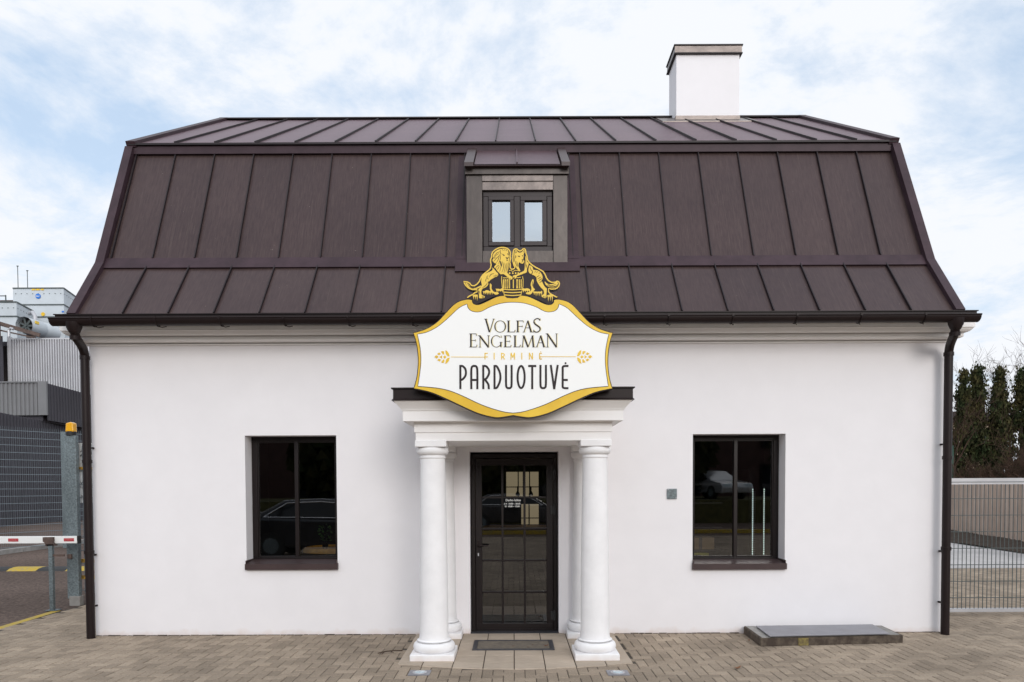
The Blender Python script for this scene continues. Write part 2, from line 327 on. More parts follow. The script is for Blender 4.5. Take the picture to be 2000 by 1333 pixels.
# porch apron of 30 cm slabs
ap = MB(); xs = [-1.15, -0.9, -0.6, -0.3, 0.0, 0.3, 0.6, 0.9, 1.17]; ys = [0.2, -0.19, -0.50, -0.80, -1.09, -1.357]
for i in range(8):
    x0, x1 = xs[i]+.003, xs[i+1]-.003
    for k in range(6):
        y1 = ys[k]-.003
        if k < 5: ya = yb = ys[k+1]+.003
        else: ya, yb = apron_front(xs[i]), apron_front(xs[i+1])
        if k == 0 and (x0 < -0.52 or x1 > 0.55): y1 = -0.002
        if min(ya, yb) >= y1: continue
        if k < 5 and (x0 > -0.45 and x1 < 0.45) and k == 0: pass
        zt = 0.006
        ap.add([(x0, ya, -.007), (x1, yb, -.007), (x1, y1, -.007), (x0, y1, -.007), (x0+.003, ya+.003, zt), (x1-.003, yb+.003, zt), (x1-.003, y1-.003, zt), (x0+.003, y1-.003, zt)],
               [(4, 5, 6, 7), (0, 1, 5, 4), (1, 2, 6, 5), (2, 3, 7, 6), (3, 0, 4, 7)])
tag(ap.build('porch_paving', M['tile'], norm=False), kind='structure')
tag(MB().prism([(-1.13, -1.38), (-.6, -1.52), (0, -1.58), (.6, -1.52), (1.15, -1.38), (1.15, .19), (-1.13, .19)], lambda x, y: (x, y, -.001), lambda x, y: (x, y, -.006)).build('porch_paving_bed', M['joint']), kind='structure')
# right hand yard
tag(MB().quad((5.4, 6.2, 0.004), (14.0, 6.2, 0.004), (14.0, 24, 0.004), (5.4, 24, 0.004)).build('yard_path', M['yard'], norm=False), kind='structure')
so_ = MB(); n = 40
for k in range(n):
    t0, t1 = k/n, (k+1)/n
    def cp(t, s): return (12.55+1.55*t+s, 5.0+17*t)
    for q in range(4):
        a, b = 0.5*q-0.3, 0.5*(q+1)-0.3
        def hh(t, s): random.seed(int(t*977+s*131)); return 0.01+0.16*max(0, sin((s+.3)/2*pi*.6))+random.uniform(0, .04)
        so_.quad((*cp(t0, a), hh(t0, a)), (*cp(t0, b), hh(t0, b)), (*cp(t1, b), hh(t1, b)), (*cp(t1, a), hh(t1, a)))
random.seed(11)
tag(so_.build('soil_strip', M['soil'], norm=False), kind='structure')
# left road: kerb, painted line, verge
kb = MB()
for k in range(22):
    kb.beam((-13.55-0.0*k, 4+k*1.0, 0.05), (-13.55, 4+k*1.0+0.985, 0.05), 0.16, 0.13)
tag(MB().box(-22, -13.64, 3.9, 26, -0.01, 0.10).build('verge', M['asphalt']), kind='structure')
tag(bevel(kb.build('kerb', M['concrete']), 0.01), kind='structure')
tag(MB().add([(-6.50, .45, -.004), (-6.38, .45, -.004), (-6.46, 1.72, -.004), (-6.58, 1.72, -.004), (-6.36, -.9, -.004), (-6.5, -.9, -.004)], [(0, 1, 2, 3), (5, 4, 1, 0)]).build('road_marking', M['yellow'], norm=False), kind='structure')

dl = MB(); random.seed(4)
def dirt(xa, xb):
    x = xa
    while x < xb-.02:
        x2 = min(xb, x+random.uniform(.05, .16)); w_ = random.uniform(.006, .026); h_ = random.uniform(.003, .009)
        dl.add([(x, .004, -.002), (x2, .004, -.002), (x2-.01, -w_, -.001), (x+.01, -w_, -.001), (x, .004, h_), (x2, .004, h_)], [(4, 5, 2, 3), (3, 0, 4), (5, 1, 2)])
        x = x2
dirt(-4.94, -1.16); dirt(1.19, 2.66); dirt(4.34, 5.04); random.seed(11)
tag(dl.build('wall_base_dirt', M['soil'], norm=False), kind='structure')
# ================================================================== SHOP
shop = thing('shop_building', 'white plastered gambrel-roofed shop with brown metal roof and columned porch', 'building', (0, 0, 0))
XW0, XW1 = -4.94, 5.05
BD = 7.6
win = [(-3.146, -2.075, 0.83, 2.35), (2.105, 3.192, 0.81, 2.345)]
door = (-0.50, 0.515, 0.0, 2.12)
holes = [win[0], win[1], (-0.515, 0.53, 0.0, 2.15)]
REV = 0.30
wl = MB()
xb = sorted({XW0, XW1, *[h[0] for h in holes], *[h[1] for h in holes], *[XW0+i*1.0 for i in range(1, 10)]})
zb = sorted({0.0, 3.60, *[h[2] for h in holes], *[h[3] for h in holes]})
zb = [-0.03]+[z for z in zb if z > 0]
holes2 = [(a, b, (-0.03 if c == 0 else c), d) for a, b, c, d in holes]
for i in range(len(xb)-1):
    for k in range(len(zb)-1):
        cx, cz = (xb[i]+xb[i+1])/2, (zb[k]+zb[k+1])/2
        if any(h[0] < cx < h[1] and h[2] < cz < h[3] for h in holes2): continue
        wl.quad((xb[i], 0, zb[k]), (xb[i+1], 0, zb[k]), (xb[i+1], 0, zb[k+1]), (xb[i], 0, zb[k+1]))
for x0, x1, z0, z1 in holes2:
    wl.quad((x0, 0, z0), (x0, 0, z1), (x0, REV, z1), (x0, REV, z0)); wl.quad((x1, 0, z1), (x1, 0, z0), (x1, REV, z0), (x1, REV, z1))
    wl.quad((x0, 0, z1), (x1, 0, z1), (x1, REV, z1), (x0, REV, z1)); wl.quad((x0, 0, z0), (x0, REV, z0), (x1, REV, z0), (x1, 0, z0))
PROF = [(-0.40, 3.675), (0.14, 4.35), (0.20, 4.46), (0.84, 5.985), (0.87, 6.085), (3.8, 7.93)]
gab = [(0.0, -0.03), (0.0, 3.6), (0.10, 4.24), (0.28, 4.46), (0.92, 5.98), (0.97, 6.09), (3.8, 7.87), (BD-.97, 6.09), (BD-.92, 5.98), (BD-.28, 4.46), (BD-.1, 4.24), (BD, 3.6), (BD, -0.03)]
gup = gab[1:-1]
for X in (-4.87, 4.885):
    tri = tessellate_polygon([[Vector((a, b, 0)) for a, b in gup]]); wl.add([(X, a, b) for a, b in gup], [tuple(t) for t in tri])
for X in (XW0, XW1): wl.quad((X, 0, -.03), (X, BD, -.03), (X, BD, 3.6), (X, 0, 3.6))
wl.quad((XW0, BD, -.03), (XW1, BD, -.03), (XW1, BD, 3.6), (XW0, BD, 3.6))
wall = wl.build('wall', M['plaster'], shop, norm=False)
# interior shell
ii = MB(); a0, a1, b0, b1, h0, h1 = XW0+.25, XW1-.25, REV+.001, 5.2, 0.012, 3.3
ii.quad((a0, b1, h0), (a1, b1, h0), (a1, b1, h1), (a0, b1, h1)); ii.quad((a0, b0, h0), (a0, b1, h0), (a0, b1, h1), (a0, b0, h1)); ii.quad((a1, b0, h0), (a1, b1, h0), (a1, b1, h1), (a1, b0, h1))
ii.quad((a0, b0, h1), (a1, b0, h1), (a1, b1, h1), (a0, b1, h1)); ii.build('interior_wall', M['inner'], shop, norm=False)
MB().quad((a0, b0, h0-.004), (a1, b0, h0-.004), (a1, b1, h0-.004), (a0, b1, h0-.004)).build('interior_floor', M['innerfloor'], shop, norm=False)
# swept cornice
def sweep(prof, x0, x1, yback, name, m, parent, y0=0.0):
    mb = MB(); rows = []
    for pj, z in prof: rows.append([(x0-pj, yback, z), (x0-pj, y0-pj, z), (x1+pj, y0-pj, z), (x1+pj, yback, z)])
    for k in range(len(rows)-1):
        for i in range(3): mb.quad(rows[k][i], rows[k][i+1], rows[k+1][i+1], rows[k+1][i])
    return mb.build(name, m, parent, norm=False)
cove = [(-.004, 3.398), (.026, 3.400), (.026, 3.412), (.004, 3.414), (.004, 3.428), (.105, 3.430), (.122, 3.436), (.130, 3.446), (.130, 3.474), (.112, 3.477), (.112, 3.486), (.158, 3.488), (.172, 3.494), (.190, 3.512), (.20, 3.53), (.21, 3.532), (.21, 3.60), (0.0, 3.60)]
co = sweep(cove, XW0, XW1, 0.35, 'cornice', M['trim'], shop); bevel(co, 0.0015)
# roof
RX0, RX1 = -4.94, 5.01
def lp(a, b, t): return tuple(a[i]+(b[i]-a[i])*t for i in range(len(a)))
def band(mb, sm, A, B, xs, lift=0.0, seamh=0.025):
    (ya, za), (yb, zb_) = A, B
    d = Vector((0, yb-ya, zb_-za)).normalized(); nrm = Vector((0, -d.z, d.y))
    for i in range(len(xs)-1):
        jig = [random.uniform(-.0035, .0035) for _ in range(4)]
        P = [Vector((xs[i], ya, za)), Vector((xs[i+1], ya, za)), Vector((xs[i+1], yb, zb_)), Vector((xs[i], yb, zb_))]
        P = [q+nrm*(lift+jg) for q, jg in zip(P, jig)]; mb.quad(*P)
    for x in xs[1:-1]:
        a = Vector((x, ya, za))+nrm*(lift+seamh/2)-d*0.012; b = Vector((x, yb, zb_))+nrm*(lift+seamh/2)
        sm.beam(a, b, 0.011, seamh+.006, up=nrm)
def clip_x(xs): return xs
low_x = [RX0+.1]+[-4.318+.504*k for k in range(8)]+[.04]+[4.411-.507*k for k in range(7, -1, -1)]+[RX1-.1]
st_x = [RX0+.1, -4.775]+[-4.28+.4985*k for k in range(8)]+[-.6, .72]+[4.38-.503*k for k in range(7, -1, -1)]+[RX1-.13]
tp_x = [RX0+.1]+[-4.274+(4.367+4.274)/17*k for k in range(18)]+[RX1-.12]
rf = MB(); rs = MB()
band(rf, rs, PROF[0], PROF[1], low_x); band(rf, rs, (0.21, 4.475), (0.845, 5.995), st_x, 0.004); band(rf, rs, (0.80, 6.10), PROF[5], tp_x, 0.008)
def mir(y): return 2*3.8-y
for A, B in ((PROF[0], PROF[1]), (PROF[1], PROF[3]), (PROF[3], PROF[4]), (PROF[4], PROF[5])):
    rf.quad((RX0+.05, mir(A[0]), A[1]), (RX1-.05, mir(A[0]), A[1]), (RX1-.05, mir(B[0]), B[1]), (RX0+.05, mir(B[0]), B[1]))
# dark closed underlay so no light leaks between the sheets
rf.quad((RX0+.08, -.40, 3.66), (RX1-.12, -.40, 3.66), (RX1-.12, .16, 4.335), (RX0+.08, .16, 4.335))
rf.quad((RX0+.08, .17, 4.34), (RX1-.13, .17, 4.34), (RX1-.13, .88, 6.05), (RX0+.08, .88, 6.05))
roof = rf.build('roof', M['roof'], shop, norm=False)
rs.build('standing_seam', M['seam'], roof)
fl = MB()
# break strips: mid strip slopes outwards, knee strip is near vertical under the top lip
fl.quad((RX0+.1, .100, 4.335), (RX1-.12, .100, 4.335), (RX1-.12, .185, 4.475), (RX0+.1, .185, 4.475))
fl.quad((RX0+.1, .100, 4.335), (RX1-.12, .100, 4.335), (RX1-.12, .13, 4.322), (RX0+.1, .13, 4.322))
fl.quad((RX0+.1, .185, 4.475), (RX1-.12, .185, 4.475), (RX1-.12, .215, 4.475), (RX0+.1, .215, 4.475))
fl.box(RX0+.1, RX1-.12, .800, .85, 5.982, 6.0985)
fl.build('break_flashing', M['roof_flash'], roof)
lip = MB().box(RX0+.08, RX1-.14, .770, .7995, 6.082, 6.106); lip.beam((RX0+.02, 3.8, 7.948), (RX1-.06, 3.8, 7.948), .12, .02)
lip.build('ridge_flashing', M['seam'], roof)
VP = [(-0.425, 3.655), (0.155, 4.42), (0.805, 6.055), (0.77, 6.10), (3.8, 7.985)]
for sx, xa, xb_ in ((-1, RX0, RX0+.10), (1, RX1-.105, RX1)):
    vf = MB()
    segs = [(( -0.43, 3.64), (0.12, 4.375), (0.10, 4.43)),]
    path = [(-0.435, 3.66), (0.125, 4.39), (0.80, 6.065)]
    OX = (-4.92, -4.92, -4.905, -4.885, -4.92) if sx < 0 else (4.99, 4.98, 4.92, 4.90, 4.95)
    for si, (A, B) in enumerate(((path[0], path[1]), (path[1], path[2]))):
        d = Vector((0, B[0]-A[0], B[1]-A[1])).normalized(); nr = Vector((0, -d.z, d.y))
        P = []
        for ins in (0, .10):
            XA, XB = OX[si]-sx*ins, OX[si+1]-sx*ins
            P += [Vector((XA, *A))+nr*.022, Vector((XB, *B))+nr*.022, Vector((XB, *B))-nr*.10, Vector((XA, *A))-nr*.10]
        vf.add(P, [(0, 1, 2, 3), (7, 6, 5, 4), (0, 4, 5, 1), (1, 5, 6, 2), (2, 6, 7, 3), (3, 7, 4, 0)])
    A, B = (0.765, 6.10), (3.8, 7.985); P = []
    d = Vector((0, B[0]-A[0], B[1]-A[1])).normalized(); nr = Vector((0, -d.z, d.y))
    for ins in (0, .12):
        XA, XB = OX[3]-sx*ins, OX[4]-sx*ins
        P += [Vector((XA, *A))+nr*.025, Vector((XB, *B))+nr*.005, Vector((XB, *B))-nr*.06, Vector((XA, *A))-nr*.045]
    vf.add(P, [(0, 1, 2, 3), (7, 6, 5, 4), (0, 4, 5, 1), (1, 5, 6, 2), (2, 6, 7, 3), (3, 7, 4, 0)])
    vf.build('verge_flashing', M['roof_flash'], roof)
ev = MB().box(RX0-.12, RX1+.12, -.43, -.36, 3.605, 3.655); ev.box(RX0-.13, RX1+.13, -.445, -.36, 3.655, 3.665); ev.box(RX0, RX1, -.36, -.01, 3.602, 3.65)
ev.build('eaves_flashing', M['gutter'], roof)
# gutter: half round
gt = MB(); R = .068; gy, gz = -.475, 3.592; n = 14; gx0, gx1 = -5.06, 5.11
def arc(i, r): a = pi+pi*i/n; return (gy+r*cos(a), gz+r*sin(a))
for i in range(n):
    (ya, za), (yb, zb2) = arc(i, R), arc(i+1, R); (yc, zc), (yd, zd) = arc(i, R-.008), arc(i+1, R-.008)
    gt.quad((gx0, ya, za), (gx1, ya, za), (gx1, yb, zb2), (gx0, yb, zb2)); gt.quad((gx0, yc, zc), (gx1, yc, zc), (gx1, yd, zd), (gx0, yd, zd))
for X in (gx0, gx1): gt.add([(X, *arc(i, R)) for i in range(n+1)], [tuple(range(n+1))])
gt.tube([(gx0, gy-R, gz+.004), (gx1, gy-R, gz+.004)], .010, 8)
gutter = gt.build('gutter', M['gutter'], shop, norm=False)
for k in range(15):
    x = -4.60+k*.70
    if x > 5.05: break
    br = MB()
    pts = [(x, *arc(i, R+.007)) for i in range(n+1)]
    for i in range(n): br.beam(pts[i], pts[i+1], .022, .005, up=(1, 0, 0)) if False else br.tube([pts[i], pts[i+1]], .006, 5)
    br.box(x-.012, x+.012, gy-R-.012, gy-R+.012, gz-.004, gz+.022)
    br.tube([(x, gy-.02, gz-R-.008), (x+.03, gy+.03, gz-R-.012), (x+.05, gy+.09, gz-R+.01)], .005, 5)
    br.build('gutter_bracket', M['gutter'], gutter)
def downpipe(xo, xp, side):
    dp = MB()
    dp.tube([(xo, -.475, 3.56), (xo, -.475, 3.50), (xo, -.47, 3.45)], [.085, .075, .052], 18)
    pts = []
    A = Vector((xo, -.47, 3.47)); B = Vector((xo, -.47, 3.36)); Cc = Vector((xp, -.14, 3.40)); D = Vector((xp, -.13, 3.25))
    for i in range(13):
        t = i/12; u = 1-t; pts.append(A*u**3+B*3*u*u*t+Cc*3*u*t*t+D*t**3)
    dp.tube(pts, .047, 18); dp.tube([(xp, -.13, 3.27), (xp, -.13, 0.0)], .046, 20)
    for z in (3.40,): dp.tube([(xo, -.462, z+.02), (xo, -.458, z-.02)], .056, 18)
    for z in (3.24, 1.0, 2.05): dp.tube([(xp, -.13, z+.02), (xp, -.13, z-.02)], .054, 18)
    for z in (2.2, .95, 0.35):
        dp.box(xp-.01, xp+.01, -.13, -.0, z, z+.02)
        dp.box(xp-side*.053-.003, xp-side*.04, -.138, -.130, z, z+.006)
    return dp.build('downpipe', M['gutter'], shop, smooth=True, auto=40)
downpipe(-4.82, -4.92, -1); downpipe(4.87, 5.01, 1)
# chimney
ch = MB().box(2.695, 3.73, 3.45, 3.98, 7.3, 8.80); chim = bevel(ch.build('chimney', M['plaster'], shop), .006)
MB().box(2.665, 3.76, 3.42, 4.01, 8.80, 8.915).build('chimney_cap', M['sheet_light'], chim)
MB().box(2.65, 3.775, 3.405, 4.025, 8.913, 8.93).box(2.655, 3.77, 3.41, 4.02, 8.785, 8.802).build('cap_edge', M['seam'], chim)
cf = MB().box(2.685, 3.74, 3.44, 3.99, 7.4, 7.80)
def rz_(y): return 6.10+(y-.80)*(7.93-6.10)/3.0
P = [(2.42, 3.20), (3.95, 3.20), (3.95, 3.79), (2.42, 3.79)]
cf.add([(x, y, rz_(y)+.028) for x, y in P]+[(x, y, rz_(y)+.012) for x, y in P], [(0, 1, 2, 3), (7, 6, 5, 4), (0, 4, 5, 1), (1, 5, 6, 2), (2, 6, 7, 3), (3, 7, 4, 0)])
cf.build('chimney_flashing', M['sheet_light'], chim)  # flashing paler than its metal, the sky reflection is put into the colour
# ---------------- dormer
dm = MB(); DX0, DX1, DY = -.54, .652, .12; WX0, WX1, WZ0, WZ1 = -.345, .474, 4.535, 5.235
dm.box(DX0, WX0-.008, DY, .95, 4.345, 5.40); dm.box(WX1+.008, DX1, DY, .95, 4.345, 5.40)
dm.box(WX0-.006, WX1+.006, DY-.002, .3, 4.345, 4.52)
dormer = dm.build('dormer', M['dormer_sheet'], shop); bevel(dormer, .004)
MB().box(WX0-.006, WX1+.006, DY+.012, .3, 5.235, 5.33).box(WX0-.006, WX1+.006, DY-.004, .3, 5.332, 5.40).build('lintel_sheet', M['sheet_light'], dormer)  # same metal as the dormer, highlights painted in by a lighter colour
fd = MB().box(DX0-.012, DX1+.012, DY-.03, .9, 5.402, 5.475); fd.build('dormer_fascia', M['dormer_sheet'], dormer)
dr = MB()
def dz(y): return 5.485+(y-.03)*(6.03-5.485)/(.84-.03)
for X0, X1 in ((-.44, .055), (.063, .56)):
    dr.add([(X0, .04, dz(.04)), (X1, .04, dz(.04)), (X1, .86, dz(.86)), (X0, .86, dz(.86))], [(0, 1, 2, 3)])
dr.beam((.058, .03, dz(.03)+.012), (.058, .85, dz(.85)+.012), .012, .03)
dr.box(-.55, .66, .035, .80, 5.474, 5.48)
dro = dr.build('dormer_roof', M['roof'], dormer, norm=False)
for X0, X1 in ((-.555, -.45), (.575, .672)):
    v = MB(); A, B = (.0, dz(.0)), (.86, dz(.86))
    v.add([(X0, A[0], A[1]+.035), (X1, A[0], A[1]+.035), (X1, B[0], B[1]+.035), (X0, B[0], B[1]+.035), (X0, A[0], A[1]-.01), (X1, A[0], A[1]-.01), (X1, B[0], B[1]-.05), (X0, B[0], B[1]-.05)],
          [(0, 1, 2, 3), (7, 6, 5, 4), (0, 4, 5, 1), (1, 5, 6, 2), (2, 6, 7, 3), (3, 7, 4, 0)])
    v.build('dormer_verge', M['sill'], dormer)
# cheeks flashing flat on the roof
def sy(z): return .21+(z-4.475)*(.845-.21)/(5.995-4.475)
ck = MB()
for X0, X1 in ((-.675, -.545), (.657, .79)):
    A = (X0, sy(4.42)-.03, 4.42); B = (X1, sy(4.42)-.03, 4.42)
    ck.quad((X0, sy(4.44)-.035, 4.44), (X1, sy(4.44)-.035, 4.44), (X1, sy(5.94)-.02, 5.94), (X0, sy(5.94)-.02, 5.94))
ck.add([(-.675, .048, 4.262), (.79, .048, 4.262), (.79, .090, 4.375), (.79, .17, 4.375), (-.675, .17, 4.375), (-.675, .090, 4.375)], [(0, 1, 2, 5), (5, 2, 3, 4)])
ck.add([(-.675, .048, 4.262), (.79, .048, 4.262), (.79, .12, 4.255), (-.675, .12, 4.255)], [(0, 1, 2, 3)])
for xx in (-.675, .79): ck.add([(xx, .048, 4.262), (xx, .12, 4.255), (xx, .17, 4.375), (xx, .09, 4.375)], [(0, 1, 2, 3)])
ck.build('dormer_flashing', M['roof_flash'], dormer, norm=False)
def framebox(mb, x0, x1, z0, z1, y0, y1, t, tb=None, tt=None):
    tb = tb or t; tt = tt or t
    mb.box(x0, x1, y0, y1, z0, z0+tb); mb.box(x0, x1, y0, y1, z1-tt, z1); mb.box(x0, x0+t, y0, y1, z0+tb, z1-tt); mb.box(x1-t, x1, y0, y1, z0+tb, z1-tt)
fr = MB(); framebox(fr, WX0, WX1, WZ0-.01, WZ1, .17, .26, .062); fr.box(.022, .094, .172, .258, WZ0+.05, WZ1-.06)
framebox(fr, -.282, .020, 4.592, 5.172, .155, .24, .046); framebox(fr, .096, .408, 4.592, 5.172, .155, .24, .052)
dw = fr.build('dormer_window', M['frame2'], dormer); bevel(dw, .004)
MB().box(-.237, -.025, .20, .206, 4.637, 5.127).build('pane', M['mirror_glass'], dw) if False else None
pn = MB().quad((-.240, .19, 4.636), (-.024, .19, 4.636), (-.024, .19, 5.13), (-.240, .19, 5.13)).quad((.146, .19, 4.636), (.358, .19, 4.636), (.358, .19, 5.13), (.146, .19, 5.13))
pn.build('dormer_glass', M['mirror_glass'], dormer, norm=False)
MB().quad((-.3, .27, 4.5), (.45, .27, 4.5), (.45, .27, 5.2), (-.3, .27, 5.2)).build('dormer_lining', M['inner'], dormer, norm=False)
# ---------------- shop windows
for i, (x0, x1, z0, z1) in enumerate(win):
    f = MB(); framebox(f, x0+.002, x1-.002, z0-.005, z1-.002, .20, .27, .062, .07, .055)
    xm = -2.612 if i == 0 else 2.675
    f.box(xm-.022, xm+.022, .205, .265, z0+.062, z1-.055)
    framebox(f, x0+.062, x1-.062, z0+.066, z1-.055, .215, .255, .016)
    wf = bevel(f.build('window', M['frame'], shop), .004)
    MB().quad((x0+.06, .235, z0+.06), (x1-.06, .235, z0+.06), (x1-.06, .235, z1-.05), (x0+.06, .235, z1-.05)).build('pane', M['glass'], wf, norm=False)
    s = MB(); a, b = x0-.006, x1+.010
    s.add([(a, .199, z0+.045), (b, .199, z0+.045), (b, -.045, z0+.014), (a, -.045, z0+.014), (b, -.045, z0-.055), (a, -.045, z0-.055), (b, .0, z0-.055), (a, .0, z0-.055), (b, .199, z0+.005), (a, .199, z0+.005)],
          [(0, 1, 2, 3), (3, 2, 4, 5), (5, 4, 6, 7), (7, 6, 8, 9), (0, 3, 5, 7, 9), (1, 8, 6, 4, 2)])
    s.box(x0+.001, x0+.008, -.040, .199, z0+.0, z0+.055); s.box(x1-.008, x1-.001, -.040, .199, z0+.0, z0+.055)
    s.build('sill', M['sill'], wf)
# ---------------- door
d = MB(); y0, y1 = .12, .19; framebox(d, -.502, .517, .012, 2.125, y0, y1, .045, .02, .05)
dfr = bevel(d.build('door', M['frame'], shop), .003)
lf = MB(); framebox(lf, -.452, .467, .036, 2.070, .105, .165, .075, .066, .077)
for xm in (-.133, .131): lf.box(xm-.013, xm+.013, .122, .158, .1, 1.995)
for zm in (1.61, 1.236, .856, .475): lf.box(-.378, .393, .121, .159, zm-.012, zm+.012)
bevel(lf.build('door_leaf', M['frame'], dfr), .003)
MB().quad((-.38, .14, .1), (.395, .14, .1), (.395, .14, 1.995), (-.38, .14, 1.995)).build('door_glass', M['glass'], dfr, norm=False)
hd = MB().box(-.44, -.405, .095, .108, .99, 1.10); hd.tube([(-.42, .10, 1.045), (-.42, .06, 1.045), (-.40, .045, 1.043), (-.30, .045, 1.040)], .009, 10)
hd.tube([(-.42, .106, .935), (-.42, .088, .935)], .012, 12)
hd.build('door_handle', M['gutter'], dfr)
MB().box(-.428, -.414, .086, .0879, .915, .95).build('lock_plate', M['zinc'], dfr)
for z in (1.88, 1.46, .20):
    MB().box(.44, .50, .092, .104, z-.05, z+.05).tube([(.478, .09, z-.06), (.478, .09, z+.06)], .013, 10).build('hinge', M['black'], dfr)
MB().box(-.51, .525, -.01, .12, .0, .012).build('threshold', M['mirror_dark'], dfr)
def text_obj(name, body, size, loc, m, parent, align='LEFT', ext=0.001, sx=1.0, bold=0.0):
    cu = bpy.data.curves.new(name, 'FONT'); cu.body = body; cu.size = size; cu.align_x = align; cu.extrude = ext; cu.offset = bold
    o = bpy.data.objects.new(name, cu); C.objects.link(o)
    bpy.context.view_layer.update()
    me = bpy.data.meshes.new_from_object(o.evaluated_get(bpy.context.evaluated_depsgraph_get())); C.objects.unlink(o); bpy.data.objects.remove(o)
    me.name = name
    for v in me.vertices:
        x, y, z = v.co; v.co = (loc[0]+x*sx, loc[1]-z, loc[2]+y)
    me.materials.clear(); me.materials.append(m)
    q = bpy.data.objects.new(name, me); C.objects.link(q)
    if parent is not None: q.parent = parent; q.location = -Vector(parent_world(parent))
    return q
tx = [text_obj('opening_hours', 'Darbo laikas', .036, (-.095, .1385, 1.565), M['white'], dfr, bold=.0008),
      text_obj('opening_hours', 'I\u2013V  10:00 \u2013 20:00', .026, (-.112, .1385, 1.526), M['white'], dfr, bold=.0006),
      text_obj('opening_hours', 'VI  10:00 \u2013 15:00', .026, (-.106, .1385, 1.494), M['white'], dfr, bold=.0006)]
# ---------------- porch
for cx, cy in ((-.82, -1.085), (.83, -1.085), (-.82, -.075), (.83, -.075)):
    prof = [(.205, .064)]
    for i in range(13): a = -pi/2+pi*i/12; prof.append((.168+.045*cos(a), .064+.05+.05*sin(a)))
    prof += [(.175, .165), (.175, .18), (.158, .19), (.150, .215), (.147, .26)]
    prof += [(.147-.022*((z-.26)/1.75)**1.5, z) for z in (.5, .8, 1.1, 1.4, 1.7, 2.01)]
    col = MB().lathe(cx, cy, prof[13:] + [(.125, 2.03)], 44).build('column', M['stucco_col'], shop, smooth=True, auto=35)
    bs = MB().lathe(cx, cy, [(.16, .06)]+prof[1:16], 44)
    bs.build('column_base', M['stucco_col'], col, smooth=True, auto=50)
    bevel(MB().box(cx-.222, cx+.222, cy-.222, min(cy+.222, .0) if cy > -.5 else cy+.222, -.002, .068).build('plinth', M['stucco_col'], col), .008)
    cp_ = [(.126, 2.025), (.133, 2.032), (.133, 2.046), (.126, 2.052), (.126, 2.062)]
    for i in range(9): a = -pi/2+pi/2*i/8*1.35; cp_.append((.118+.044*cos(a), 2.105+.045*sin(a)))
    cp_ += [(.14, 2.142)]
    capital = MB().lathe(cx, cy, cp_, 44).build('capital', M['stucco_col'], col, smooth=True, auto=40)
    bevel(MB().box(cx-.160, cx+.152, cy-.158, min(cy+.158, -.001) if cy > -.5 else cy+.158, 2.140, 2.207).build('abacus', M['stucco_col'], col), .008)
EX0, EX1, EY = -.973, .972, -1.225
pr = [(-.30, 2.2), (0, 2.2), (0, 2.282), (.013, 2.286), (.013, 2.378), (.02, 2.384), (.11, 2.388), (.11, 2.484), (.118, 2.49), (.125, 2.505), (.15, 2.535), (.178, 2.565), (.185, 2.575), (.185, 2.582), (0, 2.584)]
ent = sweep(pr, EX0, EX1, 0.0, 'porch_entablature', M['trim'], shop, y0=EY)
MB().quad((EX0+.05, EY+.05, 2.203), (EX1-.05, EY+.05, 2.203), (EX1-.05, 0, 2.203), (EX0+.05, 0, 2.203)).build('porch_ceiling', M['trim'], ent, norm=False)
fp = [(.19, 2.580), (.205, 2.580), (.195, 2.592), (.19, 2.597), (.19, 2.685), (.207, 2.692), (.207, 2.703), (.15, 2.705), (-.9, 2.74)]
sweep(fp, EX0, EX1, -0.003, 'porch_flashing', M['gutter'], ent, y0=EY)

# ================================================================== SIGN
sign = thing('shop_sign', 'large white and gold shop sign with lion and wolf emblem above the porch', 'sign', (0, -1.48, 2.41))
YF = -1.545
def SP(u, v, dep=0.0):
    px, py = 780+u/3.702, 470+v/3.702
    return (.004+.004876*(px-1003)-.00002*(py-813), YF-dep, 2.414-.0000207*(px-1003)-.004829*(py-813))
def smooth_poly(pts, closed=True, sub=4, corners=()):
    n = len(pts); o = []
    rng = range(n) if closed else range(n-1)
    for i in rng:
        p1, p2 = pts[i], pts[(i+1) % n]
        p0 = pts[i-1] if (closed or i > 0) else p1; p3 = pts[(i+2) % n] if (closed or i+2 < n) else p2
        if i in corners: p0 = p1
        if (i+1) % n in corners: p3 = p2
        for k in range(sub):
            t = k/sub
            o.append(tuple(.5*((2*p1[c])+(-p0[c]+p2[c])*t+(2*p0[c]-5*p1[c]+4*p2[c]-p3[c])*t*t+(-p0[c]+3*p1[c]-3*p2[c]+p3[c])*t**3) for c in (0, 1)))
    if not closed: o.append(pts[-1])
    return o
def slab(mb, pts, d0, d1, P=SP): mb.prism(pts, lambda u, v: P(u, v, d1), lambda u, v: P(u, v, d0))
def ribbon(mb, pts, wd, d0, d1, P=SP, closed=False, taper=False):
    n = len(pts); Lf = []; Rt = []
    for i in range(n):
        a = pts[i-1] if (closed or i > 0) else pts[i]; b = pts[(i+1) % n] if (closed or i < n-1) else pts[i]
        dx, dy = b[0]-a[0], b[1]-a[1]; l = sqrt(dx*dx+dy*dy) or 1; nx, ny = -dy/l, dx/l
        ww = wd/2*((1-abs(2*i/(n-1)-1)**2*.8) if taper and n > 1 else 1)
        Lf.append((pts[i][0]+nx*ww, pts[i][1]+ny*ww)); Rt.append((pts[i][0]-nx*ww, pts[i][1]-ny*ww))
    vs = [P(*p, d1) for p in Lf]+[P(*p, d1) for p in Rt]+[P(*p, d0) for p in Lf]+[P(*p, d0) for p in Rt]
    fs = []
    rg = range(n) if closed else range(n-1)
    for i in rg:
        k = (i+1) % n
        fs += [(i, k, n+k, n+i), (i, 2*n+i, 2*n+k, k), (n+i, n+k, 3*n+k, 3*n+i)]
    if not closed: fs += [(0, n, 3*n, 2*n), (n-1, 3*n-1, 4*n-1, 2*n-1)]
    mb.add(vs, fs)
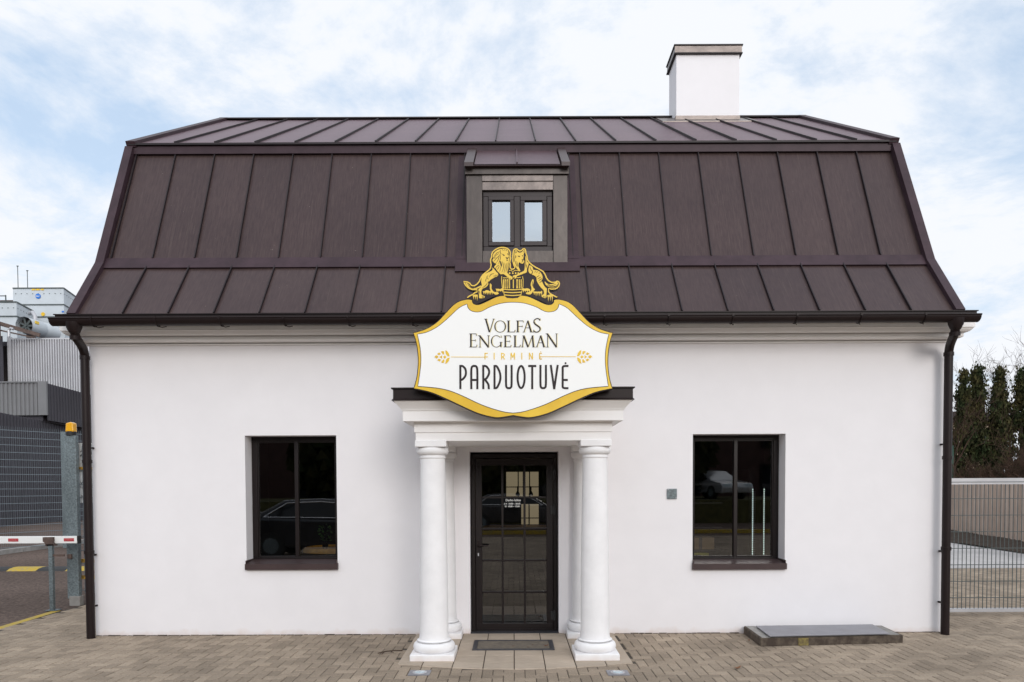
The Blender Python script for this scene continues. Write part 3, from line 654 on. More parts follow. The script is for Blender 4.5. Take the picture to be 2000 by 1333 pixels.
def mirror_u(pts, c=822): return [(2*c-u, v) for u, v in reversed(pts)]
Lh = [(822, 1270), (770, 1279), (690, 1285), (570, 1255), (450, 1202), (330, 1145), (220, 1100), (103, 1074), (127, 980), (136, 870), (126, 760), (101, 668), (190, 640), (270, 592), (332, 528), (390, 467), (440, 437), (500, 424), (532, 430), (536, 452), (560, 463), (600, 455), (700, 408), (760, 396)]
outer = Lh+[(822, 392)]+mirror_u(Lh)[:-1]
outer_s = smooth_poly(outer, True, 4, corners=(0, 7, 11, 18, 30, 37, 41))
mb = MB(); slab(mb, outer_s, -.085, 0.0); bk = mb.build('backing', M['sign_dark'], sign)
def inset(pts, amt):
    n = len(pts); A = sum(pts[i][0]*pts[(i+1) % n][1]-pts[(i+1) % n][0]*pts[i][1] for i in range(n)); sg = 1 if A > 0 else -1; o = []
    for i in range(n):
        a, b = pts[i-1], pts[(i+1) % n]; dx, dy = b[0]-a[0], b[1]-a[1]; l = sqrt(dx*dx+dy*dy) or 1
        o.append((pts[i][0]-dy/l*amt*sg, pts[i][1]+dx/l*amt*sg))
    return o
mb = MB(); slab(mb, inset(outer_s, 6), .0, .003); mb.build('gold_border', M['sign_gold'], sign)
Li = [(822, 1250), (740, 1238), (600, 1192), (450, 1122), (360, 1087), (270, 1068), (136, 1056), (152, 950), (159, 870), (154, 780), (134, 680), (205, 664), (280, 625), (350, 568), (420, 502), (455, 478), (492, 462), (498, 488), (520, 511), (560, 520), (600, 513), (660, 482), (740, 457)]
inner = Li+[(822, 450)]+mirror_u(Li)[:-1]
inner_s = smooth_poly(inner, True, 4, corners=(0, 6, 10, 16, 30, 36, 40))
mb = MB(); slab(mb, inset(inner_s, -2.5), .0035, .0045); mb.build('inner_outline', M['sign_dark'], sign)
mb = MB(); slab(mb, inset(inner_s, 2.0), .005, .007); mb.build('face', M['sign_white'], sign)
# --- lettering
def c3(u, v): return ((u/7.843+120)*3.702, (v/7.843+140)*3.702)
def ell(cx, cy, rx, ry, a0=0, a1=360, n=28): return [(cx+rx*cos(radians(a0+(a1-a0)*i/n)), cy-ry*sin(radians(a0+(a1-a0)*i/n))) for i in range(n+1)]
TK, TN, SF = 24, 9, 7
def serif(x, y, wd=30): return ([(x-wd/2, y), (x+wd/2, y)], SF)
def G(ch, x0, x1, yt, yb):
    w_, h = x1-x0, yb-yt; o = []
    if ch == 'V': o = [([(x0+22, yt), ((x0+x1)/2, yb)], TK), ([(x1-14, yt), ((x0+x1)/2+4, yb-2)], TN+2), serif(x0+22, yt+3, 44), serif(x1-14, yt+3, 32)]
    if ch == 'A': o = [([(x0+12, yb), ((x0+x1)/2, yt)], TN+2), ([((x0+x1)/2-2, yt), (x1-20, yb)], TK), ([(x0+w_*.27, yt+h*.62), (x1-w_*.27, yt+h*.62)], TN-1), serif(x0+12, yb-3, 34), serif(x1-18, yb-3, 44)]
    if ch == 'O':
        o = [('ring', (x0+x1)/2, (yt+yb)/2, w_/2, h/2)]
    if ch == 'L': o = [([(x0+28, yt), (x0+28, yb)], TK), ([(x0+16, yb-4), (x1-8, yb-4)], TN), ([(x1-10, yb-2), (x1, yb-h*.2)], TN), serif(x0+26, yt+3, 46), serif(x0+24, yb-3, 40)]
    if ch in 'FE':
        o = [([(x0+26, yt), (x0+26, yb)], TK), ([(x0+14, yt+4), (x1-10, yt+4)], TN), ([(x1-10, yt+2), (x1-6, yt+h*.16)], TN-1), ([(x0+28, yt+h*.5), (x1-20, yt+h*.5)], TN-1), ([(x1-22, yt+h*.43), (x1-22, yt+h*.57)], TN-2), serif(x0+24, yt+3, 42), serif(x0+24, yb-3, 44)]
        if ch == 'E': o += [([(x0+14, yb-4), (x1-4, yb-4)], TN), ([(x1-6, yb-2), (x1+2, yb-h*.18)], TN-1)]
    if ch == 'S':
        a = [(x1-10, yt+h*.14), (x1-30, yt+h*.03), (x0+w_*.45, yt+3), (x0+14, yt+h*.12), (x0+8, yt+h*.25), (x0+22, yt+h*.38), (x0+w_*.5, yt+h*.5), (x1-14, yt+h*.65), (x1-8, yt+h*.8), (x1-30, yb-h*.07), (x0+w_*.45, yb-4), (x0+16, yb-h*.06), (x0+4, yb-h*.14)]
        o = [(smooth_poly(a, False, 3), 15), (smooth_poly(a[4:9], False, 3), 22), ([(x1-6, yt+h*.0), (x1-10, yt+h*.16)], TN-2), ([(x0+2, yb), (x0+4, yb-h*.2)], TN-2)]
    if ch == 'N': o = [([(x0+26, yt), (x0+26, yb)], TN+1), ([(x0+18, yt), (x1-16, yb)], TK), ([(x1-16, yt), (x1-16, yb)], TN+1), serif(x0+14, yt+3, 36), serif(x0+26, yb-3, 34), serif(x1-16, yt+3, 34)]
    if ch == 'M': o = [([(x0+34, yt), (x0+16, yb)], TN+1), ([(x0+36, yt), ((x0+x1)/2-2, yb)], TK), ([(x1-36, yt), ((x0+x1)/2, yb-2)], TN+1), ([(x1-38, yt), (x1-20, yb)], TK), serif(x0+28, yt+3, 26), serif(x1-32, yt+3, 26), serif(x0+16, yb-3, 32), serif(x1-20, yb-3, 40)]
    if ch == 'G':
        o = [('arcg', (x0+x1)/2, (yt+yb)/2, w_/2, h/2), ([(x1-14, yb-h*.02), (x1-14, yt+h*.58)], TK-4), serif(x1-12, yt+h*.57, 38), ([(x1-10, yt+h*.02), (x1-8, yt+h*.2)], TN-2)]
    return o
def thick_ring(cx, cy, rx, ry, a0=0, a1=360, n=40):
    o = []; i_ = []
    for k in range(n+1):
        a = radians(a0+(a1-a0)*k/n); t = TN*.45+(TK-TN)*.9*abs(cos(a))**1.4
        o.append((cx+rx*cos(a), cy-ry*sin(a))); i_.append((cx+(rx-t)*cos(a), cy-(ry-TN*.9)*sin(a)))
    return o, i_
def draw_glyphs(mb, glyphs, base, off=(0, 0), th=.003):
    k = 0
    for ch, x0, x1, yt, yb in glyphs:
        for st in G(ch, x0, x1, yt, yb):
            k += 1; dd = base+th+(k % 7)*.00012
            if st[0] in ('ring', 'arcg'):
                _, cx, cy, rx, ry = st
                o, i_ = thick_ring(cx, cy, rx, ry) if st[0] == 'ring' else thick_ring(cx, cy, rx, ry, 42, 318)
                for q in range(len(o)-1):
                    P4 = [o[q], o[q+1], i_[q+1], i_[q]]
                    A = [SP(*c3(a+off[0], b+off[1]), dd) for a, b in P4]; B = [SP(*c3(a+off[0], b+off[1]), base) for a, b in P4]
                    mb.add(A+B, [(0, 1, 2, 3), (0, 4, 5, 1), (3, 2, 6, 7)])
            else:
                pts, wd = st
                ribbon(mb, [c3(a+off[0], b+off[1]) for a, b in pts], wd*3.702/7.843, base, dd)
gl = [('V', 362, 520, 108, 312), ('O', 515, 692, 133, 316), ('L', 703, 832, 135, 313), ('F', 846, 962, 135, 313), ('A', 952, 1098, 137, 313), ('S', 1110, 1220, 102, 316),
      ('E', 132, 248, 333, 542), ('N', 270, 442, 362, 543), ('G', 463, 628, 360, 544), ('E', 656, 768, 363, 541), ('L', 802, 912, 363, 541), ('M', 926, 1132, 363, 541), ('A', 1148, 1294, 364, 541), ('N', 1300, 1478, 333, 542)]
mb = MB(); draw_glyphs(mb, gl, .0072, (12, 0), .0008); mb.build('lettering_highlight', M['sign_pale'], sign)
mb = MB(); draw_glyphs(mb, gl, .0072, (0, 0), .0025); mb.build('name_lettering', M['sign_dark'], sign)
def strokes(mb, L_, wd, base=.0072, th=.0025):
    for k, s_ in enumerate(L_): ribbon(mb, s_, wd, base, base+th+(k % 5)*.00015)
y0, y1 = 902, 1077; W = 15
def deco(ch, x0, x1, y0, y1, W):
    a, b = x0+W/2, x1-W/2; c = (x0+x1)/2; r = (b-a); h = y1-y0
    if ch == 'P': return [[(a, y0), (a, y1)], smooth_poly([(a, y0+W/2), (a+r*.5, y0+W/2+2), (b, y0+h*.2), (b, y0+h*.42), (a+r*.5, y0+h*.58), (a, y0+h*.63)], False, 4)]
    if ch == 'A': return [smooth_poly([(a, y1), (a, y0+h*.22), (a+r*.2, y0+h*.06), (c, y0+W/2), (b-r*.2, y0+h*.06), (b, y0+h*.22), (b, y1)], False, 4, ), [(a, y0+h*.62), (b, y0+h*.62)]]
    if ch == 'R': return [[(a, y0), (a, y1)], smooth_poly([(a, y0+W/2), (a+r*.5, y0+W/2+2), (b, y0+h*.2), (b, y0+h*.38), (a+r*.5, y0+h*.57), (a, y0+h*.6)], False, 4), smooth_poly([(a+r*.3, y0+h*.6), (b-r*.1, y0+h*.8), (b, y1)], False, 4)]
    if ch == 'D': return [[(a, y0), (a, y1)], smooth_poly([(a, y0+W/2), (a+r*.45, y0+h*.07), (b, y0+h*.35), (b, y0+h*.65), (a+r*.45, y1-h*.07), (a, y1-W/2)], False, 4)]
    if ch == 'U': return [smooth_poly([(a, y0), (a, y1-h*.22), (a+r*.15, y1-h*.07), (c, y1-W/2), (b-r*.15, y1-h*.07), (b, y1-h*.22), (b, y0)], False, 4)]
    if ch == 'O': return [ell(c, (y0+y1)/2, r/2, h/2-W/2, 0, 360, 28)]
    if ch == 'T': return [[(x0, y0+W/2), (x1, y0+W/2)], [(c, y0), (c, y1)]]
    if ch == 'V': return [[(a-2, y0), (c, y1)], [(b+2, y0), (c, y1)]]
    if ch == 'E': return [smooth_poly([(x1, y0+W/2), (c-2, y0+W/2), (a+1, y0+h*.08), (a, y0+h*.2), (a, y1-h*.2), (a+1, y1-h*.08), (c-2, y1-W/2), (x1, y1-W/2)], False, 3), [(a, y0+h*.62), (x1-5, y0+h*.62)]]
    if ch == 'F': return [[(a, y0), (a, y1)], [(a, y0+W/2), (x1, y0+W/2)], [(a, y0+h*.62), (x1, y0+h*.62)]]
    if ch == 'I': return [[(c, y0), (c, y1)]]
    if ch == 'M': return [[(a, y1), (a, y0)], [(a, y0), (c, y1-h*.3)], [(c, y1-h*.3), (b, y0)], [(b, y0), (b, y1)]]
    if ch == 'N': return [[(a, y1), (a, y0)], [(a, y0), (b, y1)], [(b, y1), (b, y0)]]
mb = MB()
for ch, x0, x1 in (('P', 435, 488), ('A', 514, 572), ('R', 600, 655), ('D', 681, 736), ('U', 764, 819), ('O', 847, 913), ('T', 931, 989), ('U', 1012, 1066), ('V', 1088, 1149), ('E', 1172, 1221)):
    strokes(mb, deco(ch, x0, x1, y0, y1, W), W)
slab(mb, ell(1200, 889, 7, 7, 0, 345, 12), .0072, .0098); mb.build('word_lettering', M['sign_dark'], sign)
mb = MB()
for ch, x0, x1 in (('F', 617, 640), ('I', 681, 691), ('R', 736, 762), ('M', 804, 836), ('I', 880, 890), ('N', 936, 965), ('E', 1010, 1030)):
    strokes(mb, deco(ch, x0, x1, 814, 862, 6.5), 6.5)
slab(mb, ell(1021, 806, 3, 3, 0, 330, 8), .0072, .0098); mb.build('small_lettering', M['sign_gold'], sign)
for ln_ in ([(376, 844), (636, 845)], [(1020, 842), (1273, 842)]): mb = MB(); strokes(mb, [ln_], 3.6); mb.build('rule_line', M['sign_gold'], sign)
hop = [[(245, 745), (330, 665), (440, 690), (440, 780), (360, 830)], [(385, 585), (500, 515), (580, 590), (490, 655)], [(385, 905), (490, 835), (590, 890), (520, 985)], [(580, 470), (660, 440), (745, 460), (755, 600), (700, 625)],
       [(590, 1025), (700, 870), (765, 890), (745, 1040), (670, 1060)], [(510, 745), (640, 665), (640, 835)], [(690, 745), (780, 668), (875, 745), (780, 830)], [(805, 400), (900, 430), (1000, 570), (1035, 715), (930, 700), (840, 600)], [(805, 1105), (900, 1070), (1000, 940), (1035, 780), (930, 800), (840, 900)]]
def hopmap(u, v): return ((60+u/26.67)*3.702, (200+v/26.67)*3.702)
for flip in (0, 1):
    mb = MB()
    for k, pl in enumerate(hop):
        q = [hopmap(*p) for p in pl]
        if flip: q = [(1648-a, b-1) for a, b in reversed(q)]
        slab(mb, q, .0072, .0098)
    mb.build('hop_ornament', M['sign_gold'], sign)
# --- emblem
def EP(U, V, dep=0.0):
    px, py = 900+U/11.109, 480+V/11.109
    return SP((px-780)*3.702, (py-470)*3.702, dep)
sil = [(145, 1145), (190, 1097), (270, 1060), (302, 1028), (350, 1008), (358, 975), (250, 972), (165, 935), (108, 880), (80, 830), (66, 785), (150, 792), (208, 822), (245, 872), (300, 875), (350, 845), (400, 785), (430, 720), (470, 650), (540, 590), (600, 548), (642, 500), (655, 430), (642, 370), (645, 310), (668, 262), (668, 200), (690, 150), (735, 108), (800, 70), (880, 48), (960, 54), (1022, 76), (1068, 122), (1085, 180), (1080, 240), (1088, 300), (1072, 380), (1082, 430), (1080, 490), (1105, 522),
       (1150, 510), (1165, 490), (1140, 430), (1122, 350), (1122, 250), (1130, 160), (1145, 105), (1178, 82), (1215, 82), (1245, 108), (1275, 128), (1310, 118), (1345, 84), (1382, 78), (1408, 104), (1418, 180), (1440, 240), (1452, 320), (1492, 382), (1552, 432), (1640, 488), (1720, 528), (1790, 572), (1832, 640), (1860, 710), (1905, 770), (1970, 802), (2040, 800), (2080, 776), (2120, 786), (2142, 835), (2128, 890), (2090, 935), (2040, 960), (1970, 962), (1905, 950),
       (1905, 1008), (1940, 1048), (2000, 1080), (2098, 1130), (2080, 1148), (1990, 1160), (1985, 1240), (1940, 1268), (1880, 1270), (1800, 1235), (1650, 1165), (1500, 1105), (1380, 1080), (1290, 1085), (1235, 1135), (1120, 1145), (1000, 1135), (945, 1080), (820, 1085), (700, 1115), (560, 1180), (400, 1255), (320, 1275), (275, 1245), (255, 1165)]
E0 = -.012
mb = MB(); slab(mb, inset(sil, -7), -.07, E0+.016+.0, EP); emb = mb.build('emblem', M['sign_dark'], sign)
mb = MB(); top = sil[:83]
Z1 = E0+.019
ribbon(mb, inset(sil, 8)[0:82], 25, Z1-.003, Z1, EP)
def gold(pl, k=0, sub=2): slab(mb, smooth_poly(pl, True, sub), Z1-.003, Z1+.0006+k*.0004, EP)
gold([(690, 490), (735, 535), (780, 590), (812, 620), (806, 665), (775, 690), (740, 697), (700, 725), (650, 752), (618, 792), (592, 790), (600, 850), (560, 905), (520, 930), (480, 945), (452, 990), (452, 1060), (470, 1085), (522, 1110), (515, 1142), (470, 1152), (405, 1150), (400, 1090), (393, 1000), (385, 965), (432, 922), (462, 870), (448, 800), (460, 710), (500, 650), (560, 610), (640, 580), (692, 540)])
gold([(640, 830), (672, 870), (668, 930), (692, 985), (740, 1020), (800, 1022), (826, 1055), (760, 1077), (700, 1035), (645, 985), (632, 900)], 1)
gold([(700, 230), (730, 170), (790, 120), (870, 92), (960, 88), (1018, 112), (1042, 160), (1058, 240), (1050, 330), (1040, 400), (1050, 470), (1020, 560), (1010, 600), (1060, 658), (1110, 688), (1122, 730), (1080, 755), (1045, 745), (1008, 690), (930, 632), (868, 636), (830, 600), (790, 560), (765, 515), (725, 478), (765, 430), (772, 410), (715, 380), (692, 330), (712, 290)], 2)
gold([(1160, 240), (1165, 170), (1178, 128), (1205, 112), (1240, 160), (1290, 170), (1332, 150), (1370, 108), (1385, 160), (1360, 200), (1365, 250), (1350, 300), (1376, 350), (1362, 390), (1330, 410), (1290, 392), (1270, 372), (1252, 420), (1262, 500), (1292, 560), (1268, 570), (1220, 520), (1180, 460), (1152, 400), (1165, 330)], 1)
gold([(1400, 230), (1422, 300), (1440, 370), (1470, 402), (1452, 470), (1432, 520), (1430, 590), (1360, 622), (1262, 660), (1215, 682), (1200, 722), (1142, 722), (1126, 682), (1160, 655), (1210, 648), (1290, 600), (1370, 560), (1386, 480), (1386, 400), (1400, 330)], 2)
gold([(1490, 440), (1552, 480), (1572, 540), (1640, 547), (1700, 572), (1740, 620), (1768, 680), (1765, 745), (1745, 760), (1790, 860), (1830, 920), (1862, 950), (1850, 1070), (1856, 1120), (1830, 1150), (1790, 1142), (1745, 1110), (1760, 1080), (1800, 1060), (1790, 980), (1740, 930), (1690, 860), (1642, 770), (1640, 710), (1600, 668), (1540, 640), (1490, 610), (1466, 570), (1470, 500)])
gold([(1560, 740), (1582, 790), (1562, 860), (1572, 930), (1606, 960), (1560, 1010), (1512, 1070), (1420, 1060), (1415, 1030), (1470, 1020), (1520, 990), (1530, 930), (1512, 860), (1530, 790)], 1)
gold([(1815, 785), (1860, 832), (1920, 852), (2000, 842), (2060, 808), (2100, 812), (2098, 860), (2050, 915), (1970, 928), (1885, 898), (1830, 850)])
gold([(110, 815), (160, 835), (200, 880), (240, 925), (330, 930), (430, 880), (450, 900), (350, 950), (250, 945), (160, 905)])
for x0, x1 in ((915, 938), (952, 985), (1000, 1030), (1050, 1068), (1130, 1150), (1205, 1240), (1262, 1280), (1300, 1318)): gold([(x0, 745), (x1, 745), (x1, 938), (x0, 938)], 0, 1)
for a, b, v in ((915, 1335, 958), (930, 1325, 1020), (950, 1300, 1082)): ribbon(mb, smooth_poly([(a, v), ((a+b)/2, v+12), (b, v)], False, 6), 20, Z1-.003, Z1+.002, EP)
ribbon(mb, [(890, 680), (885, 760), (900, 900), (918, 960), (950, 1100)], 13, Z1-.003, Z1+.0026, EP); ribbon(mb, [(1338, 680), (1352, 760), (1348, 900), (1335, 960), (1300, 1090)], 13, Z1-.003, Z1+.0026, EP)
ribbon(mb, [(915, 712), (1020, 712)], 14, Z1-.003, Z1, EP); ribbon(mb, [(1215, 712), (1300, 700)], 14, Z1-.003, Z1, EP)
ribbon(mb, smooth_poly([(1045, 560), (1090, 550), (1130, 580), (1180, 550), (1270, 565)], False, 3), 12, Z1-.003, Z1, EP)
for x in (1060, 1128, 1190, 1245): slab(mb, ell(x, 612, 17, 20, 0, 340, 12), Z1-.003, Z1, EP)
for (a, b, base, up, seed) in ((255, 372, 1205, 1075, 1), (480, 700, 1085, 990, 2), (760, 915, 1025, 950, 3), (1330, 1500, 1035, 950, 4), (1560, 1760, 1105, 1000, 5), (1860, 1990, 1225, 1080, 6)):
    random.seed(seed); x = a; pl = [(a, up+20)]; nn = int((b-a)/36); topl = [(a+(b-a)*i/6, up+random.uniform(-14, 14)) for i in range(7)]
    bot = []
    for i in range(nn):
        xx = b-(b-a)*i/nn; bot += [(xx, up+38), (xx-9, base+random.uniform(-22, 14)), (xx-22, up+42)]
    slab(mb, topl+bot, Z1-.003, Z1+.0004, EP)
random.seed(5)
mb.build('emblem_relief', M['emb_gold'], emb)
mb = MB()
def ink(pts, wd=11, sub=4): ribbon(mb, smooth_poly(pts, False, sub), wd, Z1, Z1+.0024+random.random()*.0004, EP, taper=True)
for s_ in ([(722, 250), (790, 175), (860, 150)], [(702, 305), (765, 230), (835, 190)], [(715, 365), (775, 295), (840, 230)], [(762, 400), (812, 330), (832, 260), (850, 200)], [(820, 420), (850, 340), (862, 270), (866, 180)],
           [(760, 505), (795, 460), (835, 440)], [(800, 545), (820, 495), (845, 455)], [(845, 590), (868, 500), (895, 430), (900, 350)], [(895, 600), (925, 510), (928, 440), (915, 370)], [(935, 610), (960, 520), (965, 450), (950, 385)], [(978, 590), (1000, 480), (995, 390)], [(1015, 560), (1030, 470), (1022, 380)],
           [(868, 105), (858, 160), (885, 205)], [(1032, 130), (1046, 210), (1046, 290)], [(900, 100), (930, 130)], [(950, 95), (965, 130)], [(990, 105), (1000, 140)], [(735, 300), (755, 270)], [(1040, 700), (1030, 745)], [(1075, 715), (1068, 752)],
           [(610, 745), (570, 700), (600, 660)], [(555, 800), (545, 760), (570, 720)], [(620, 700), (660, 640), (720, 620)], [(730, 655), (722, 690)], [(760, 640), (752, 690)], [(790, 640), (782, 680)], [(470, 930), (540, 880), (590, 810)], [(410, 990), (425, 1060)], [(470, 1100), (475, 1150)], [(495, 1105), (500, 1148)],
           [(1500, 470), (1520, 540), (1560, 580), (1530, 620)], [(1560, 600), (1520, 640)], [(1640, 700), (1700, 660)], [(1660, 740), (1740, 690)], [(1680, 780), (1760, 720)], [(1700, 820), (1770, 770)], [(1620, 560), (1600, 600)], [(1660, 565), (1640, 610)], [(1700, 590), (1690, 640)],
           [(1880, 850), (1960, 880), (2060, 850)], [(1860, 870), (1960, 905), (2050, 890)], [(1940, 915), (2040, 905), (2095, 850)], [(1560, 780), (1545, 860)], [(1545, 820), (1558, 900)], [(1790, 1100), (1795, 1140)], [(1820, 1100), (1825, 1145)],
           [(1210, 350), (1230, 420), (1250, 480)], [(1180, 340), (1200, 420), (1230, 480)], [(1410, 330), (1405, 420), (1410, 500)], [(1430, 420), (1425, 500)], [(150, 835), (210, 910), (300, 945)], [(1165, 690), (1160, 722)], [(1150, 690), (1145, 722)], [(970, 760), (968, 930)], [(1220, 760), (1222, 900)], [(1012, 760), (1015, 930)]):
    ink(s_)
ink([(905, 200), (930, 225), (955, 232)], 20); ink([(1010, 190), (1035, 215)], 18); ink([(978, 268), (1008, 295), (1035, 270)], 24); ink([(1010, 300), (1000, 345), (1030, 330)], 13); ink([(850, 340), (870, 400), (880, 470)], 28); ink([(700, 420), (720, 440), (740, 400)], 26)
ink([(1232, 245), (1262, 248), (1285, 262)], 18); ink([(1325, 235), (1350, 245)], 18); ink([(1322, 318), (1345, 330), (1360, 318)], 24); ink([(1340, 340), (1338, 365), (1315, 372)], 11); ink([(1190, 190), (1195, 150), (1215, 170)], 16); ink([(1355, 160), (1375, 140)], 14); ink([(1375, 190), (1385, 250), (1375, 300)], 26)
ink([(1185, 230), (1195, 260), (1180, 290)], 16)
mb.build('emblem_lines', M['sign_dark'], emb)
st = MB()
for x in (-.55, .55): st.beam((x, -1.46, 2.60), (x, -1.46, 3.35), .04, .04); st.beam((x, -1.45, 3.2), (x, -.5, 2.735), .03, .03)
st.beam((-.75, -1.455, 3.2), (.75, -1.455, 3.2), .03, .04); st.build('support_frame', M['gutter'], sign)

# ================================================================== SMALL THINGS AT THE SHOP
pq = thing('wall_plaque', 'small square grey metal plaque on the white wall left of the right window', 'plaque', (1.86, 0, 1.645))
bevel(MB().box(1.80, 1.918, -.014, 0, 1.585, 1.706).build('plate', M['galv'], pq), .004)
for x, z in ((1.812, 1.694), (1.906, 1.597)): MB().tube([(x, -.014, z), (x, -.019, z)], .006, 8).build('screw', M['zinc'], pq)
for z, w2 in ((1.675, .035), (1.655, .07), (1.635, .06), (1.615, .05)): pass
em = MB()
for z, x0, x1 in ((1.68, 1.835, 1.86), (1.662, 1.82, 1.88), (1.643, 1.815, 1.89), (1.625, 1.82, 1.865), (1.612, 1.87, 1.895)): em.box(x0, x1, -.0155, -.0142, z, z+.004)
em.build('embossed_line', M['wire_dark'], pq)
mt = thing('door_grate', 'long narrow ribbed metal foot scraper grate set in the tiles before the door', 'doormat', (0, -.64, 0))
f = MB(); framebox(f, -.445, .43, 0, 1, 0, 1, 0.1) if False else None
f.box(-.445, .43, -.86, -.825, .004, .018); f.box(-.445, .43, -.435, -.40, .004, .018); f.box(-.445, -.40, -.825, -.435, .004, .018); f.box(.385, .43, -.825, -.435, .004, .018)
f.build('frame', M['mirror_dark'], mt)
f = MB(); f.box(-.40, .385, -.825, -.435, .004, .0075)
for k in range(15): f.box(-.395, .38, -.818+k*.0255, -.818+k*.0255+.016, .0072, .0155)
f.build('rib', M['grate'], mt)
ht = thing('cellar_hatch', 'low concrete curb with a loose grey steel plate against the wall', 'hatch', (3.4, -.35, 0))
h = MB(); P = [(2.665, -.70), (4.285, -.565), (4.33, -.03), (2.70, -.03)]
h.prism(P, lambda x, y: (x, y, .088), lambda x, y: (x, y, -.005)); hb = h.build('curb', M['concrete_dark'], ht); bevel(hb, .012)
h = MB(); h.prism([(2.69, -.675), (4.255, -.545), (4.30, -.05), (2.72, -.05)], lambda x, y: (x, y, .0905), lambda x, y: (x, y, .08)); h.build('curb_top', M['concrete'], ht)
h = MB(); h.prism([(2.765, -.70), (4.12, -.60), (4.19, -.085), (2.81, -.14)], lambda x, y: (x, y, .112), lambda x, y: (x, y, .105)); h.build('plate', M['plate'], ht)
MB().box(3.085, 3.20, -.669, -.655, 0.0, .082, rz=.083, c=(3.14, -.66)).build('paint_patch', M['oldpaint'], ht)
for k, (x, y) in enumerate(((-.885, -1.72), (.965, -1.75))):
    t = thing('ground_spotlight', ('square recessed ground light in the pavers before the left column', 'square recessed ground light in the pavers before the right column')[k], 'ground light', (x, y, 0), 'recessed ground lights before the porch')
    MB().box(x-.10, x+.10, y-.085, y+.085, -.004, .006).build('cover_plate', M['plate'], t)
    MB().lathe(x, y, [(.068, .006), (.068, .010), (.055, .012)], 28).build('rim', M['zinc'], t)
    MB().lathe(x, y, [(.052, .0115), (.045, .016), (.02, .018), (.004, .0185)], 24).build('lens', M['lampglass'], t, smooth=True)
# twig and dead leaves
tw = MB(); tw.tube([(-1.42, -.98, .012), (-1.34, -.93, .02), (-1.27, -.88, .015), (-1.18, -.87, .012)], .005, 5); tw.tube([(-1.36, -.945, .015), (-1.37, -1.03, .012)], .004, 5); tw.tube([(-1.30, -.90, .015), (-1.26, -.96, .01)], .003, 5)
recenter(tag(tw.build('twig', M['twig']), 'thin bare twig lying on the paving left of the porch tiles', 'twig'))
def leaf(x, y, s, rz, z=.012):
    lf = MB(); pts = [(-1, 0, .3), (-.4, .45, .05), (.4, .4, 0), (1, 0, .35), (.4, -.4, .1), (-.4, -.45, 0)]
    P = [(x+s*(a*cos(rz)-b*sin(rz)), y+s*(a*sin(rz)+b*cos(rz)), z+s*c) for a, b, c in pts]
    lf.add(P+[(x, y, z+s*.12)], [(i, (i+1) % 6, 6) for i in range(6)])
    return lf
for (x, y, s, rz, zz, lb) in ((.345, -.70, .035, .4, .02, 'large rust brown dead leaf at the right end of the door grate'), (.20, -.66, .014, 1.2, .02, 'tiny dark dead leaf near the back edge of the door grate'), (-.01, -.72, .018, .2, .02, 'small brown dead leaf in the middle of the door grate'),
                      (.15, -.78, .014, 2, .02, 'small dark dead leaf near the front edge of the door grate'), (2.12, -1.62, .05, .5, .01, 'curled brown dead leaf on the pavers in front of the right window'), (-2.9, -.05, .012, 0, .01, 'dark crumb of leaf on the pavers by the wall under the left window'),
                      (2.62, -.45, .03, 1, .01, 'dark dead leaf caught beside the left end of the hatch curb'), (1.78, -.86, .016, .7, .01, 'dark dead leaf on the pavers right of the right column')):
    recenter(tag(leaf(x, y, s, rz, zz).build('dead_leaf', M['leafbrown']), lb, 'leaf', 'dead leaves scattered before the shop'))

# ---------------- things inside the shop
br = thing('wine_barrel', 'wooden barrel with dark hoops standing inside behind the left window', 'barrel', (-2.35, .85, 0))
pf = [(.34, .01), (.40, .2), (.43, .48), (.40, .76), (.365, .95), (.34, .97), (.34, .945)]
MB().lathe(-2.35, .85, pf, 36).build('staves', M['wood'], br, smooth=True, auto=50)
for z, r in ((.885, .382), (.68, .418), (.28, .418), (.1, .378)): MB().lathe(-2.35, .85, [(r, z-.025), (r+.004, z), (r, z+.025)], 36).build('hoop', M['gutter'], br)
pp = thing('pot_plant', 'small green leafy plant standing on the barrel top', 'plant', (-2.42, .75, .95))
MB().lathe(-2.42, .75, [(.03, .95), (.045, 1.03), (.04, 1.03)], 16).build('pot', M['gutter'], pp)
lv = MB(); random.seed(3)
for k in range(60):
    a = random.uniform(0, 6.28); z = 1.04+random.uniform(0, .22); r = random.uniform(.01, .07); x, y = -2.42+r*cos(a), .75+r*sin(a); s = .022
    lv.quad((x, y, z), (x+s*cos(a), y+s*sin(a), z+s*.6), (x+1.6*s*cos(a), y+1.6*s*sin(a), z+s*.2), (x+s*cos(a+.6), y+s*sin(a+.6), z-.2*s))
lv.build('foliage', M['leaf_green'], pp, norm=False)
dc = thing('drinks_fridge', 'dark drinks fridge with two vertical strips of white light dots inside the right window', 'fridge', (3.35, 1.0, 0))
MB().box(3.02, 3.9, .75, 1.3, 0.015, 1.95).build('cabinet', M['gutter'], dc)
for x in (3.06, 3.205):
    ld = MB()
    for k in range(32): ld.box(x, x+.009, .738, .748, .80+k*.0285, .80+k*.0285+.009)
    ld.build('led_strip', M['led'], dc)
ld = MB()
for k in range(30): ld.box(3.09, 3.096, .738, .748, .83+k*.0285, .83+k*.0285+.006)
ld.build('led_strip', M['zinc'], dc)
bxs = thing('kraft_carton', 'brown cardboard carton on the shelf inside the right window', 'carton', (2.28, .5, .9)); bevel(MB().box(2.12, 2.47, .38, .62, .955, 1.10).build('body', M['kraft'], bxs), .004); MB().box(2.28, 2.32, .378, .622, .953, 1.102).build('tape', M['sill'], bxs)
